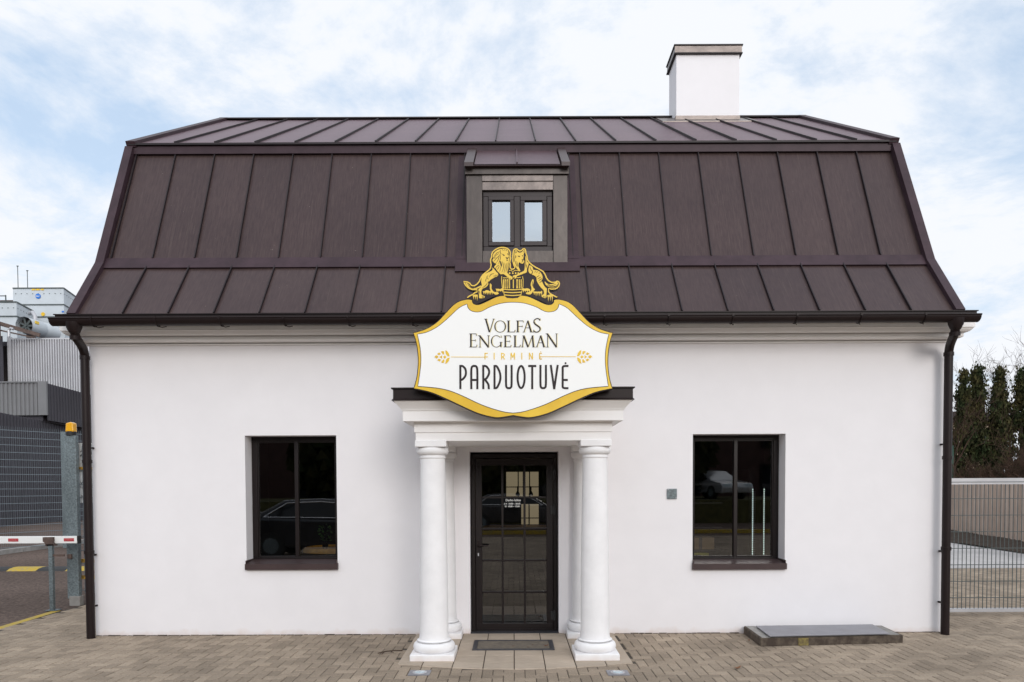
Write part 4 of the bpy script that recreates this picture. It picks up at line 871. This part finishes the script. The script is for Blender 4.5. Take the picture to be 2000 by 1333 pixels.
bxs = thing('yellow_carton', 'small yellow carton low behind the glass in the right window', 'carton', (2.22, .4, .8)); bevel(MB().box(2.16, 2.39, .33, .50, .80, .915).build('body', M['ybox'], bxs), .004); MB().box(2.2, 2.3, .3285, .3295, .84, .89).build('print', M['gutter'], bxs)
sh = thing('shop_shelf', 'dark open display shelf inside the right window', 'shelf', (2.4, .6, 0))
s = MB()
for z in (.35, .785, .94, 1.22, 1.52, 1.75): s.box(2.0, 2.55, .30, .68, z, z+.014)
s.box(2.0, 2.015, .3, .68, 0.02, 1.8); s.box(2.55, 2.565, .3, .68, 0.02, .95); s.build('rack', M['frame2'], sh)
iw = thing('inner_window', 'warm lit gridded panel seen inside through the entrance door', 'panel', (.15, 3.5, 1.3))
MB().box(-.12, .42, 3.5, 3.53, 1.56, 1.98).box(.13, .42, 3.5, 3.53, 1.10, 1.44).build('lit_panel', M['warm'], iw)
s = MB()
for x in (.08, .165, .27): s.box(x-.009, x+.009, 3.48, 3.498, 1.56, 1.98)
s.box(-.14, .44, 3.48, 3.498, 1.72, 1.735); s.box(.25, .27, 3.48, 3.498, 1.1, 1.44); s.box(.12, .43, 3.48, 3.498, 1.2, 1.215)
for x in (.07, .29): s.lathe(x, 3.44, [(.035, 1.58), (.035, 1.62), (.012, 1.66), (.012, 1.74)], 12)
s.build('grille', M['black'], iw)
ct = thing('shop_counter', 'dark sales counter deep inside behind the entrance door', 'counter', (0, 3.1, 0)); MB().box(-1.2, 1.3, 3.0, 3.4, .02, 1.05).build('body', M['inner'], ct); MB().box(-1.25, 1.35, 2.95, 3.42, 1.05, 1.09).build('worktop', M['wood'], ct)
random.seed(21)
# ================================================================== LEFT SIDE: barrier, gate, fence, factory
ba = thing('road_barrier', 'white horizontal barrier arm with red labels across the entrance road', 'barrier', (-6.6, 1.8, .95))
bevel(MB().box(-10.2, -6.236, 1.77, 1.83, .953, 1.055).build('boom', M['white'], ba), .006)
MB().box(-6.24, -6.222, 1.765, 1.835, .948, 1.06).build('end_cap', M['black'], ba)
for x in (-6.43, -7.225, -8.02):
    lb = MB().box(x, x+.145, 1.7665, 1.7685, .982, 1.026).build('label_plate', M['red'], ba)
    text_obj('label_text', 'GARDIKA', .030, (x+.012, 1.7655, .994), M['pinktext'], ba, sx=1.0)
MB().box(-6.70, -6.56, 1.72, 1.765, .98, 1.045).build('clamp', M['rust'], ba)
ps = thing('barrier_support', 'thin green-grey barrier rest post with a rusty fork beside the road', 'post', (-6.58, 1.745, 0))
MB().box(-6.612, -6.556, 1.70, 1.745, 0, .94).box(-6.66, -6.50, 1.66, 1.80, 0, .008).build('post', M['galv'], ps)
f = MB().box(-6.655, -6.515, 1.70, 1.76, .925, .945); f.add([(-6.69, 1.70, 1.0), (-6.57, 1.70, 1.0), (-6.53, 1.70, .93), (-6.63, 1.70, .92), (-6.69, 1.755, 1.0), (-6.57, 1.755, 1.0), (-6.53, 1.755, .93), (-6.63, 1.755, .92)], [(0, 1, 2, 3), (7, 6, 5, 4), (0, 4, 5, 1), (1, 5, 6, 2), (2, 6, 7, 3), (3, 7, 4, 0)])
f.build('fork', M['rust'], ps); MB().box(-6.56, -6.40, 1.715, 1.735, .77, .80).build('side_arm', M['rust'], ps)
gp = thing('gate_post', 'tall thick galvanised gate post topped by a yellow beacon', 'post', (-6.54, 2.2, 0))
bevel(MB().box(-6.627, -6.457, 2.13, 2.205, .10, 2.52).build('column', M['galv'], gp), .008)
bevel(MB().box(-6.60, -6.44, 2.12, 2.225, -.01, .14).build('footing', M['concrete'], gp), .01)
MB().lathe(-6.542, 2.17, [(.068, 2.52), (.068, 2.57), (.06, 2.58)], 20).build('beacon_base', M['black'], gp)
bevel(MB().prism([(-.06, 2.57), (.062, 2.57), (.058, 2.70), (.02, 2.716), (-.05, 2.70)], lambda x, z: (-6.542+x, 2.12, z), lambda x, z: (-6.542+x, 2.22, z)).build('beacon_lens', M['amber'], gp), .015)
MB().box(-6.60, -6.54, 2.10, 2.13, .70, .765).build('sensor', M['rust'], gp)
sg = thing('sliding_gate', 'galvanised mesh gate with yellow rusty bars behind the left downpipe', 'gate', (-5.7, 2.3, 0))
MB().box(-6.62, -6.575, 2.33, 2.38, .02, 2.5).build('frame_upright', M['galv'], sg); MB().box(-5.0, -4.96, 2.33, 2.38, .02, 2.5).build('frame_upright', M['galv'], sg); MB().box(-6.50, -6.47, 2.38, 2.42, .02, 1.8).build('guide_post', M['galv'], sg)
f = MB()
for z in (.20, .40, .60, .80, 1.0, 1.2, 1.4, 1.6, 1.8, 2.0): f.box(-6.64, -4.98, 2.318, 2.328, z-.005, z+.005)
for k in range(31): f.box(-6.54+k*.05, -6.535+k*.05, 2.329, 2.334, .15, 2.4)
f.build('wire_mesh', M['wire'], sg)
MB().box(-6.63, -5.0, 2.30, 2.316, .62, .675).box(-6.60, -5.0, 2.30, 2.316, .37, .425).build('yellow_bar', M['rust_yellow'], sg)
MB().box(-6.585, -6.55, 2.29, 2.315, 2.02, 2.44).box(-6.549, -6.0, 2.29, 2.315, 2.02, 2.06).build('rusty_bracket', M['rust_yellow'], sg)
nb = thing('notice_board', 'white notice board with black lettering fixed to the gate half hidden by the downpipe', 'sign', (-6.1, 2.33, 1.6))
MB().box(-6.545, -5.9, 2.345, 2.352, 1.52, 2.42).build('board', M['white'], nb)
text_obj('notice_text', '\u017dBA', .11, (-6.53, 2.343, 2.22), M['black'], nb); text_obj('notice_text', 'VAIRU', .055, (-6.53, 2.343, 1.80), M['black'], nb); text_obj('notice_text', 'UOSA', .055, (-6.53, 2.343, 1.74), M['black'], nb); text_obj('notice_text', 'APSAU', .055, (-6.53, 2.343, 1.60), M['black'], nb)
fx = thing('red_box', 'small red box on a stand behind the sliding gate', 'box', (-6.2, 2.7, 0)); bevel(MB().box(-6.62, -6.38, 2.6, 2.8, .25, .45).build('body', M['red'], fx), .01); MB().box(-6.53, -6.48, 2.68, 2.72, 0, .25).build('stand', M['galv'], fx); MB().box(-6.60, -6.42, 2.597, 2.5985, .28, .33).build('label_strip', M['white'], fx)
# speed bump
sb = thing('speed_bump', 'black and yellow rubber speed bump across the entrance road', 'speed bump', (-9.5, 6.8, 0))
for k in range(10):
    x0 = -13.2+k*.62; pf = [(6.52, -.01), (6.62, .03), (6.75, .05), (6.88, .05), (7.02, .03), (7.12, -.01)]
    MB().prism(pf, lambda y, z, X=x0: (X, y, z), lambda y, z, X=x0+.615: (X, y, z)).build('segment', M['yellow'] if k % 2 == 0 else M['black'], sb)
# mesh fence
mf = thing('mesh_fence', 'tall galvanised wire mesh fence along the far side of the road', 'fence', (-13.4, 11.4, 0))
dF = Vector((.53, .848, 0)); P0 = Vector((-13.86, 10.7, 0))
f = MB()
def fpt(s, z): q = P0+dF*s; return (q.x, q.y, z)
for k in range(17): z = .12+k*.2; f.beam(fpt(-4, z), fpt(9, z), .010, .013)
for k in range(260):
    s_ = -4+k*.05; q = P0+dF*s_; f.add([(q.x-.0022, q.y, .1), (q.x+.0022, q.y, .1), (q.x+.0022, q.y, 3.42), (q.x-.0022, q.y, 3.42)], [(0, 1, 2, 3)])
f.build('wire_mesh', M['wire'], mf, norm=False)
for s_ in (-3.4, -.9, 1.62, 4.1, 6.6):
    q = fpt(s_, 0); bevel(MB().box(q[0]-.05, q[0]+.07, q[1]-.05, q[1]+.07, 0, 3.36).build('post', M['galv'], mf), .005)
# factory
def corr(mb, p0, p1, z0a, z1a, z0b, z1b, pitch=.25, dep=.04):
    p0 = Vector((*p0, 0)); p1 = Vector((*p1, 0)); d = p1-p0; ln = d.length; d.normalize(); nr = Vector((d.y, -d.x, 0)); n = max(1, int(ln/pitch)); pts = []
    for i in range(n):
        for fx_, o_ in ((0, 0), (.38, 0), (.5, 1), (.88, 1)): pts.append(((i+fx_)*ln/n, o_*dep))
    pts.append((ln, 0))
    V = []
    for s_, o_ in pts:
        q = p0+d*s_+nr*o_; t = s_/ln; V += [(q.x, q.y, z0a+(z0b-z0a)*t), (q.x, q.y, z1a+(z1b-z1a)*t)]
    mb.add(V, [(2*i, 2*i+2, 2*i+3, 2*i+1) for i in range(len(pts)-1)])
fa = thing('factory_building', 'dark corrugated factory hall with lighter upper volumes left of the shop', 'building', (-25, 30, 0))
f = MB(); corr(f, (-20.4, 14), (-22.8, 27), 0, 4.95, 0, 4.95, .27); corr(f, (-40, 14), (-20.4, 14), 0, 4.95, 0, 4.95, .27); corr(f, (-22.8, 27), (-24.6, 44), 0, 6.7, 0, 6.7, .27); corr(f, (-36, 29.7), (-27.4, 29.7), 4.9, 9.9, 4.9, 9.9, .27); f.build('wall', M['corr_dark'], fa, norm=False)
f = MB(); f.add([(-20.4, 14, 4.95), (-22.8, 27, 4.95), (-40, 27, 4.95), (-40, 14, 4.95)], [(0, 1, 2, 3)]); f.add([(-22.2, 25.3, 6.7), (-24.3, 44, 6.7), (-40, 44, 6.7), (-40, 25.3, 6.7)], [(0, 1, 2, 3)]); f.build('roof', M['corr_dark'], fa, norm=False)
f = MB(); corr(f, (-22.2, 25.3), (-24.3, 44), 4.96, 6.72, 4.96, 6.72, .27); f.build('side_cladding', M['corr_dark'], fa, norm=False)
f = MB(); corr(f, (-32, 25.3), (-22.2, 25.3), 5.2, 6.74, 5.2, 6.74, .20, .05); f.build('front_cladding', M['corr_mid'], fa, norm=False); MB().box(-32, -22.15, 25.2, 25.34, 6.74, 6.80).box(-22.55, -22.15, 25.19, 25.3, 5.2, 6.74).build('cladding_trim', M['corr_mid'], fa)
MB().box(-40, -22.5, 25.45, 43, 4.9, 5.3).build('overhang', M['corr_dark'], fa)
f = MB(); corr(f, (-27.3, 30.3), (-19.5, 30.3), 6.5, 9.82, 6.5, 9.82, .136, .11); f.build('upper_cladding', M['corr_light'], fa, norm=False)
MB().box(-27.35, -23.9, 30.2, 30.36, 9.82, 9.90).box(-27.5, -27.3, 30.15, 30.3, 6.6, 9.95).build('upper_trim', M['corr_light'], fa); MB().box(-38, -19.6, 30.4, 45, 9.5, 9.75).build('upper_roof', M['corr_dark'], fa)
f = MB().box(-21.80, -21.55, 20.3, 20.75, .55, 1.75); wf = f.build('window', M['inner'], fa); 
f2 = MB().box(-21.63, -21.46, 20.55, 20.62, .55, 1.75); f2.box(-21.85, -21.46, 20.2, 20.8, 1.75, 1.85); f2.build('window_frame', M['corr_light'], wf)
MB().tube([(-20.9, 33, 6.1), (-20.6, 32, 6.1)], .05, 6).build('bracket_lamp', M['gutter'], fa)
def coolbox(name, label, poly, z0, z1, ribs, grp):
    t = thing(name, label, 'cooling unit', (poly[0][0], poly[0][1], z0), grp)
    MB().prism(poly, lambda x, y: (x, y, z1), lambda x, y: (x, y, z0)).build('casing', M['unit'], t)
    e = MB()
    for z in ribs+[z1]:
        for i in range(2): e.beam((*poly[i], z), (*poly[i+1], z), .08, .07)
    e.build('edge_rail', M['wire_dark'], t)
    rv = MB()
    for i in range(2):
        a = Vector(poly[i]); b = Vector(poly[i+1]); nn = int((b-a).length/.32)
        for k in range(nn):
            q = a.lerp(b, (k+.5)/nn); rv.box(q.x-.02, q.x+.02, q.y-.03, q.y+.01, z1-.36, z1-.32)
    rv.build('rivet', M['wire_dark'], t)
    return t
cu = coolbox('cooling_unit', 'large pale grey cooling unit with round blue stickers on the factory roof', [(-31.24, 36), (-28.07, 36), (-28.95, 39.6), (-32.1, 39.6)], 9.75, 14.22, [13.19, 12.43], 'cooling units on the factory roof')
MB().tube([(-29.66, 35.99, 13.72), (-29.66, 35.96, 13.72)], .16, 24).box(-28.2, -28.06, 35.96, 35.99, 12.7, 12.8).build('blue_sticker', M['blue'], cu)
MB().tube([(-28.5, 37.35, 13.65), (-28.46, 37.35, 13.65)], .17, 20).build('blue_sticker', M['blue'], cu)
MB().box(-30.05, -29.85, 35.97, 35.99, 14.08, 14.17).box(-29.8, -29.55, 35.97, 35.99, 14.08, 14.17).box(-29.48, -29.3, 35.97, 35.99, 14.08, 14.17).tube([(-29.38, 35.99, 12.6), (-29.38, 35.96, 12.6)], .12, 16).build('yellow_sticker', M['sign_gold'], cu)
text_obj('sticker_text', 'BAC', .13, (-29.79, 35.95, 13.67), M['white'], cu)
cu = coolbox('cooling_unit', 'smaller grey cooling unit in front at the left end of the factory roof', [(-33.5, 33), (-28.94, 33), (-29.4, 35.1), (-33.9, 35.1)], 9.75, 12.58, [11.75], 'cooling units on the factory roof')
MB().tube([(-28.6, 33.6, 12.05), (-28.2, 33.3, 12.05), (-28.0, 33.2, 11.8), (-28.0, 33.2, 11.4)], .11, 12).build('exhaust_pipe', M['zinc'], cu)
fn = thing('fan_housing', 'round grey fan drum with open blades lying on the factory roof', 'fan', (-26.5, 31.5, 10.1))
a = Vector((-26.9, 30.7, 10.70)); b = Vector((-26.9, 33.1, 10.80)); dd = (b-a)
MB().tube([a, a+dd*.5, a+dd*.52, a+dd*.55, b], [.46, .46, .43, .46, .46], 32, caps=False).build('drum', M['unit'], fn, smooth=True)
MB().tube([a-dd*.02, a+dd*.01], [.47, .47], 32, caps=False).build('rim', M['zinc'], fn)
MB().tube([a+dd*.12, a+dd*.14], .45, 28).build('backplate', M['inner'], fn)
f = MB(); ax = dd.normalized(); sx_ = ax.cross(Vector((0, 0, 1))).normalized(); up_ = sx_.cross(ax)
for k in range(7):
    an = 2*pi*k/7; dr_ = sx_*cos(an)+up_*sin(an); f.beam(a+ax*.12+dr_*.05, a+ax*.12+dr_*.43, .10, .01, up=ax)
f.tube([a+ax*.05, a+ax*.15], .07, 12); f.build('blade', M['wire_dark'], fn)
MB().box(-26.46, -26.43, 30.9, 31.2, 10.85, 11.0).build('sticker', M['sign_gold'], fn)
MB().box(-27.1, -26.7, 31.1, 31.3, 9.75, 10.35).box(-27.1, -26.7, 32.5, 32.7, 9.75, 10.4).build('foot', M['rust'], fn)
bm_ = thing('steel_beam', 'long brown sloping steel beam in front of the roof fan', 'beam', (-27, 29.6, 9.9))
MB().beam((-29.4, 28.6, 11.1), (-25.6, 30.0, 10.0), .12, .2).build('girder', M['rust'], bm_); MB().beam((-29.4, 28.5, 10.55), (-25.9, 29.9, 9.86), .06, .07).box(-27.25, -27.1, 29.0, 29.15, 9.6, 10.5).box(-28.6, -28.5, 28.7, 28.8, 6.7, 10.8).build('brace', M['rust'], bm_)
MB().tube([(-26.85, 29.4, 9.8), (-26.85, 29.4, 10.15), (-26.75, 29.4, 10.25), (-26.6, 29.4, 10.2)], .07, 10).build('vent_pipe', M['zinc'], bm_)
rl = thing('roof_railing', 'thin steel railing beside the large cooling unit', 'railing', (-32, 36, 12.6))
f = MB()
for z in (13.4, 13.75): f.beam((-34, 36, z), (-31.7, 36, z), .05, .05)
for x in (-34, -32.6, -31.7): f.beam((x, 36, 12.4), (x, 36, 13.8), .05, .05)
f.build('rail', M['wire_dark'], rl); MB().box(-34, -31.25, 36.5, 36.7, 13.45, 13.62).build('pipe', M['rust'], rl)
for k, (x, y, z) in enumerate(((-31.05, 36.2, 15.66), (-30.45, 36.2, 15.37))):
    t = thing('roof_antenna', ('thin upright aerial rod nearer the left edge of the large cooling unit', 'shorter thin upright aerial rod further from the left edge of the cooling unit')[k], 'antenna', (x, y, 14.2), 'aerial rods on the cooling unit')
    MB().tube([(x, y, 14.2), (x, y, z)], .022, 6).build('rod', M['wire_dark'], t); MB().box(x-.06, x+.06, y-.02, y+.02, z-.03, z+.02).build('tip', M['wire_dark'], t)

# ================================================================== RIGHT SIDE
gr = thing('yard_gate', 'wire mesh yard gate with bright zinc rails right of the shop', 'gate', (6.5, 1.0, 0))
MB().box(5.06, 9.4, .98, 1.04, 1.775, 1.822).box(5.06, 9.4, .97, .975, 1.74, 1.765).box(5.06, 9.4, .98, 1.04, .055, .10).box(5.07, 5.11, .985, 1.035, .10, 1.775).box(9.35, 9.4, .985, 1.035, .10, 1.775).build('gate_frame', M['zinc'], gr)
f = MB()
for k in range(8): z = .245+k*.218; f.box(5.11, 9.35, .978, .986, z-.0045, z+.0045)
for k in range(76): x = 5.14+k*.0555; f.box(x-.0035, x+.0035, .987, .994, .09, 1.78)
f.build('wire_mesh', M['wire_dark'], gr)
MB().box(5.60, 5.715, .955, .968, 1.62, 1.735).build('warning_tag', M['red'], gr)
bf = thing('sheet_fence', 'low beige brown corrugated sheet fence at the back of the yard', 'fence', (14, 12, 0))
f = MB(); corr(f, (12.7, 4.0), (14.9, 16.0), .02, 1.83, .02, 1.90, .28, .05); corr(f, (14.9, 16.0), (16.0, 22.5), .02, 1.90, .02, 1.95, .28, .05); f.build('sheet', M['fence_brown'], bf, norm=False)
f = MB()
for t in range(8): f.box(12.85+.366*t, 12.91+.366*t, 4.0+2*t, 4.06+2*t, 0, 1.86+.01*t)
f.build('post', M['gutter'], bf)
# thujas
def thuja(x, y, h, r, label, seed, n=7400):
    random.seed(seed); t = thing('thuja_tree', label, 'tree', (x, y, 0), 'row of tall thuja conifers behind the yard fence')
    MB().tube([(x, y, 0), (x, y, h*.5), (x, y, h*.92)], [.10, .06, .015], 8).build('trunk', M['bark'], t)
    fo = MB(); cl = []
    for k in range(210):
        zt = random.random()**.85; z = .15+zt*(h-.35); rr = r*(min(1, ((1-zt)*1.9)**.95+.03))*(.80+.20*sin(zt*15+seed+2*cos(zt*5))); a = random.uniform(0, 6.283); q = rr*sqrt(random.uniform(.15, 1))
        cl.append((x+q*cos(a), y+q*sin(a), z, random.uniform(.14, .30), a))
    for cx, cy, cz, cs, a in cl:
        for _ in range(n//210):
            px_, py_, pz_ = cx+random.gauss(0, cs*.40), cy+random.gauss(0, cs*.40), cz+random.gauss(0, cs*.6); s = random.uniform(.03, .07); b = random.uniform(0, 6.28); tl = random.uniform(-.6, .6)
            ux, uy = cos(b)*s, sin(b)*s
            fo.add([(px_-ux, py_-uy, pz_), (px_+ux, py_+uy, pz_+tl*s), (px_+ux*.3, py_+uy*.3+tl*s, pz_+s*2.3)], [(0, 1, 2)])
    fo.build('crown', M['thuja'], t, norm=False)
for i, (x, y, h, r, lb) in enumerate(((19.35, 22.0, 6.60, .60, 'leftmost tall thuja beside the downpipe'), (20.05, 22.2, 6.82, .64, 'thuja with the highest pointed tip second from the downpipe'), (20.75, 21.8, 5.85, .60, 'shorter thuja standing lower than its neighbours'),
                                   (21.15, 22.4, 6.85, .58, 'tall slim thuja right behind the shorter one'), (21.85, 22.0, 6.65, .72, 'broad thuja at the right edge of the photo'), (22.8, 22.2, 6.5, .6, 'thuja just beyond the right end of the row'))):
    thuja(x, y, h, r, lb, 40+i)
def branch(mb, p, d, ln, r, depth, spread=.6, kids=3, up=.15):
    pts = [p]; rr = [r]; q = p
    for i in range(3):
        d = (d+Vector((random.gauss(0, .14), random.gauss(0, .14), random.gauss(0, .10)+up*.2))).normalized(); q = q+d*ln/3; pts.append(q); rr.append(r*(1-.22*(i+1)))
    mb.tube(pts, rr, 5 if r > .02 else 3, caps=False)
    if depth:
        for _ in range(kids):
            k = random.randint(1, 3); nd = (d+Vector((random.gauss(0, spread), random.gauss(0, spread), random.gauss(0, spread*.7)+up))).normalized()
            branch(mb, pts[k], nd, ln*random.uniform(.55, .8), max(.0062, rr[k]*.62), depth-1, spread, kids, up)
def bare(name, label, cat, x, y, h, r, depth, seed, kids=3, stems=1, spread=.6, group=None, lean=(0, 0)):
    random.seed(seed); t = thing(name, label, cat, (x, y, 0), group)
    if stems == 1:
        MB().tube([(x, y, 0), (x+lean[0]*.4, y+lean[1]*.4, h*.22), (x+lean[0], y+lean[1], h*.42)], [r, r*.8, r*.7], 10).build('trunk', M['bark'], t)
        mb = MB()
        for k in range(5): a = k*1.3+seed; branch(mb, Vector((x+lean[0], y+lean[1], h*.41)), Vector((cos(a)*.7, sin(a)*.7, 1)).normalized(), h*.26, r*.55, depth, spread, kids)
    else:
        mb = MB()
        for k in range(stems): a = random.uniform(0, 6.28); branch(mb, Vector((x+random.uniform(-.3, .3), y+random.uniform(-.3, .3), 0)), Vector((cos(a)*.45, sin(a)*.45, 1)).normalized(), h*.42, r, depth, spread, kids)
    mb.build('branches', M['twig'], t, norm=False)
    return t
bare('bare_tree', 'bare crooked tree between the downpipe and the first thuja', 'tree', 17.9, 20.3, 6.0, .07, 3, 5, kids=4, spread=.55)
bare('bare_tree', 'taller bare budding tree rising above the thujas at the right edge', 'tree', 23.9, 24.5, 9.4, .16, 4, 9, kids=4, spread=.5)
for i, (x, y, h, lb) in enumerate(((17.9, 18.9, 2.8, 'leafless brown shrub over the fence nearest the downpipe'), (18.9, 18.8, 3.4, 'dense leafless brown shrub before the second thuja'), (19.9, 18.2, 3.0, 'leafless brown shrub before the shorter thuja'), (20.2, 17.8, 4.0, 'tall tangled leafless shrub at the right edge over the fence'), (21.2, 18.2, 4.2, 'leafless shrub furthest right behind the fence'))):
    bare('bare_shrub', lb, 'shrub', x, y, h, .026, 4, 60+i, kids=4, stems=6, spread=.75, group='leafless shrubs behind the yard fence')
hs = thing('distant_house', 'small pale yellow house far behind the thujas', 'house', (40, 56, 0))
MB().box(36, 44, 55, 62, 0, 7.2).build('wall', M['house'], hs); MB().prism([(35.6, 7.2), (44.4, 7.2), (42, 8.2), (38, 8.2)], lambda x, z: (x, 54.6, z), lambda x, z: (x, 62.4, z)).build('roof', M['gutter'], hs)
for x in (36.8, 39.2, 41.6):
    wv = MB().box(x, x+1.0, 54.95, 55.0, 5.2, 6.6).build('window', M['white'], hs); MB().box(x+.12, x+.88, 54.93, 54.95, 5.3, 6.5).build('pane', M['carglass'], wv)
random.seed(77)
for k in range(6):
    t = thing('plastic_crate', ['green crate at the foot of the stack beyond the yard', 'green crate second from the ground in the stack', 'green crate third from the ground in the stack', 'green crate fourth from the ground in the stack', 'green crate second from the top of the stack', 'green crate on top of the stack beyond the yard'][k], 'crate', (17.55, 20.4, k*.55), 'green crates stacked beyond the yard')
    z = k*.55; framebox_mb = MB(); x0, x1, y0_, y1_ = 16.95, 17.70, 20.0, 20.8
    framebox_mb.box(x0, x1, y0_, y1_, z+.10, z+.14)
    for zz in (z+.14, z+.30, z+.46): framebox_mb.box(x0, x1, y0_, y0_+.03, zz, zz+.08); framebox_mb.box(x0, x1, y1_-.03, y1_, zz, zz+.08); framebox_mb.box(x0, x0+.03, y0_+.03, y1_-.03, zz, zz+.08); framebox_mb.box(x1-.03, x1, y0_+.03, y1_-.03, zz, zz+.08)
    for xx in (x0, x0+.5, x1-.06):
        for yy in (y0_-.003, y1_-.057): framebox_mb.box(xx, xx+.06, yy, yy+.06, z+.005, z+.541)
    framebox_mb.build('basket', M['greencrate'], t)
# ================================================================== ACROSS THE STREET (seen in the window reflections)
bb = thing('street_building', 'long dark red brick building across the street', 'building', (0, -34, 0))
MB().box(-45, 45, -44, -34, 0, 6.6).build('wall', M['brick'], bb); MB().prism([(-44.6, 6.6), (-33.4, 6.6), (-39, 8.6)], lambda y, z: (-45.5, y, z), lambda y, z: (45.5, y, z)).build('roof', M['gutter'], bb)
for k in range(12):
    for z in (1.0, 4.0):
        x = -41+k*7; wv = MB().box(x, x+1.6, -33.99, -33.9, z, z+2).build('window', M['frame'], bb); MB().box(x+.1, x+1.5, -33.9, -33.88, z+.1, z+1.9).build('pane', M['carglass'], wv)
def hedge(x, y, lb, seed):
    random.seed(seed); t = thing('roadside_tree', lb, 'tree', (x, y, 0), 'dense trees across the street'); MB().tube([(x, y, 0), (x, y, 4)], [.2, .1], 8).build('trunk', M['bark'], t); fo = MB()
    for _ in range(1500):
        a = random.uniform(0, 6.28); el = random.uniform(-1, 1); rr = random.uniform(.5, 1)**.4; px_, py_, pz_ = x+2.6*rr*cos(a)*sqrt(1-el*el), y+1.8*rr*sin(a)*sqrt(1-el*el), 3.4+2.8*rr*el; s = random.uniform(.2, .4); b = random.uniform(0, 6.28)
        fo.add([(px_-cos(b)*s, py_-sin(b)*s, pz_), (px_+cos(b)*s, py_+sin(b)*s, pz_+.2*s), (px_, py_+.3*s, pz_+s*1.5)], [(0, 1, 2)])
    fo.build('crown', M['thuja'], t, norm=False)
for k, lb in enumerate(('dense roadside tree at the far left across the street', 'dense roadside tree across the street opposite the left window', 'dense roadside tree across the street opposite the porch', 'dense roadside tree across the street opposite the right window', 'dense roadside tree at the far right across the street')):
    hedge(-17+k*8.2, -27, lb, 90+k)
kb = MB().box(-30, 30, -16.9, -16.75, -.01, .12); tag(kb.build('street_kerb', M['yellow']), kind='structure')
tag(MB().box(-60, 60, -33.6, -23.5, -.01, 1.05).build('grass_bank', M['grass']), kind='structure')
def car(x, y, m, lb, s=1, at=None, rz=0):
    t = thing('parked_car', lb, 'car', (x, y, 0), 'cars parked across from the shop')
    low = [(-2.3, .30), (2.3, .30), (2.33, .62), (2.2, .78), (1.25, .92), (-1.7, 1.0), (-2.25, .95), (-2.35, .6)]
    bd = MB().prism(low, lambda a, z: (x+a*s, y-.88, z), lambda a, z: (x+a*s, y+.88, z)).build('body', m, t); bevel(bd, .07, 3)
    top = [(-2.0, .98), (1.25, .92), (.45, 1.38), (-.3, 1.46), (-1.2, 1.42)]
    c_ = MB(); n = len(top); c_.add([(x+a*s, y-.80+(z-.95)*.30, z) for a, z in top]+[(x+a*s, y+.80-(z-.95)*.30, z) for a, z in top], [tuple(range(n)), tuple(range(n, 2*n))[::-1]]+[(i, (i+1) % n, (i+1) % n+n, i+n) for i in range(n)])
    bevel(c_.build('cabin', m, t), .05, 3)
    for sy_ in (-1, 1):
        q = [(-1.65, 1.02), (.95, .98), (.38, 1.32), (-.3, 1.385), (-1.1, 1.355)]
        w_ = MB(); yo = lambda z: y+sy_*(.815-(z-.95)*.30)
        w_.add([(x+a*s, yo(z), z) for a, z in q], [tuple(range(5))]); w_.build('side_window', M['carglass'], t, norm=False)
        tr = MB()
        for i in range(5):
            a, b = q[i], q[(i+1) % 5]; tr.tube([(x+a[0]*s, yo(a[1])+sy_*.004, a[1]), (x+b[0]*s, yo(b[1])+sy_*.004, b[1])], .017, 6)
        tr.build('window_trim', M['chrome'], t)
    for wx in (-1.45, 1.4):
        for sy_ in (-1, 1):
            wy = y+sy_*.80; wh = MB().tube([(x+wx*s, wy-.1, .33), (x+wx*s, wy+.1, .33)], .33, 28).build('wheel', M['black'], t); MB().tube([(x+wx*s, wy-.105, .33), (x+wx*s, wy+.105, .33)], .19, 20).build('rim', M['galv'], wh)
    for sy_ in (-.6, .6): MB().box(x+2.27*s-.04, x+2.27*s+.05, y+sy_-.18, y+sy_+.18, .6, .74).build('headlight', M['lampglass'], t)
    if at: t.location = at; t.rotation_euler = (0, 0, rz)
car(-4.35, -8.9, M['carpaint'], 'black parked car with chrome window trim opposite the left window')
car(5.9, -20.0, M['silverpaint'], 'silver parked car on the grass bank opposite the right window', 1, (10.0, -27.0, 1.05), 1.25)
car(-9.5, -13.5, M['silverpaint'], 'silver parked car behind the black one opposite the left window')
car(.2, -19.6, M['carpaint'], 'dark parked car across the street opposite the porch')

# street tree left of the camera: only the tip of one twig reaches into the picture
stt = thing('street_tree', 'thin bare twig tip reaching in from a tree beyond the left edge', 'tree', (-7.6, -3.0, 0))
random.seed(8)
MB().tube([(-7.6, -3.0, 0), (-7.55, -3.0, 1.8), (-7.65, -2.95, 3.6), (-7.6, -2.9, 5.2), (-7.7, -2.9, 6.6)], [.11, .095, .075, .05, .02], 10).build('trunk', M['bark'], stt)
tb = MB(); tb.tube([(-7.6, -2.92, 4.4), (-6.8, -2.7, 4.95), (-5.9, -2.4, 5.3), (-5.2, -2.15, 5.40), (-4.80, -2.02, 5.37), (-4.62, -2.0, 5.355), (-4.56, -2.0, 5.335), (-4.535, -2.0, 5.35)], [.035, .026, .018, .012, .008, .007, .006, .009], 6)
for k, z in enumerate((3.2, 3.8, 4.6, 5.1, 5.6)):
    branch(tb, Vector((-7.6, -2.93, z)), Vector((-1, .3-.25*k, .6)).normalized(), 1.1, .025, 3, .4, 3)
tb.build('branches', M['bark'], stt, norm=False)
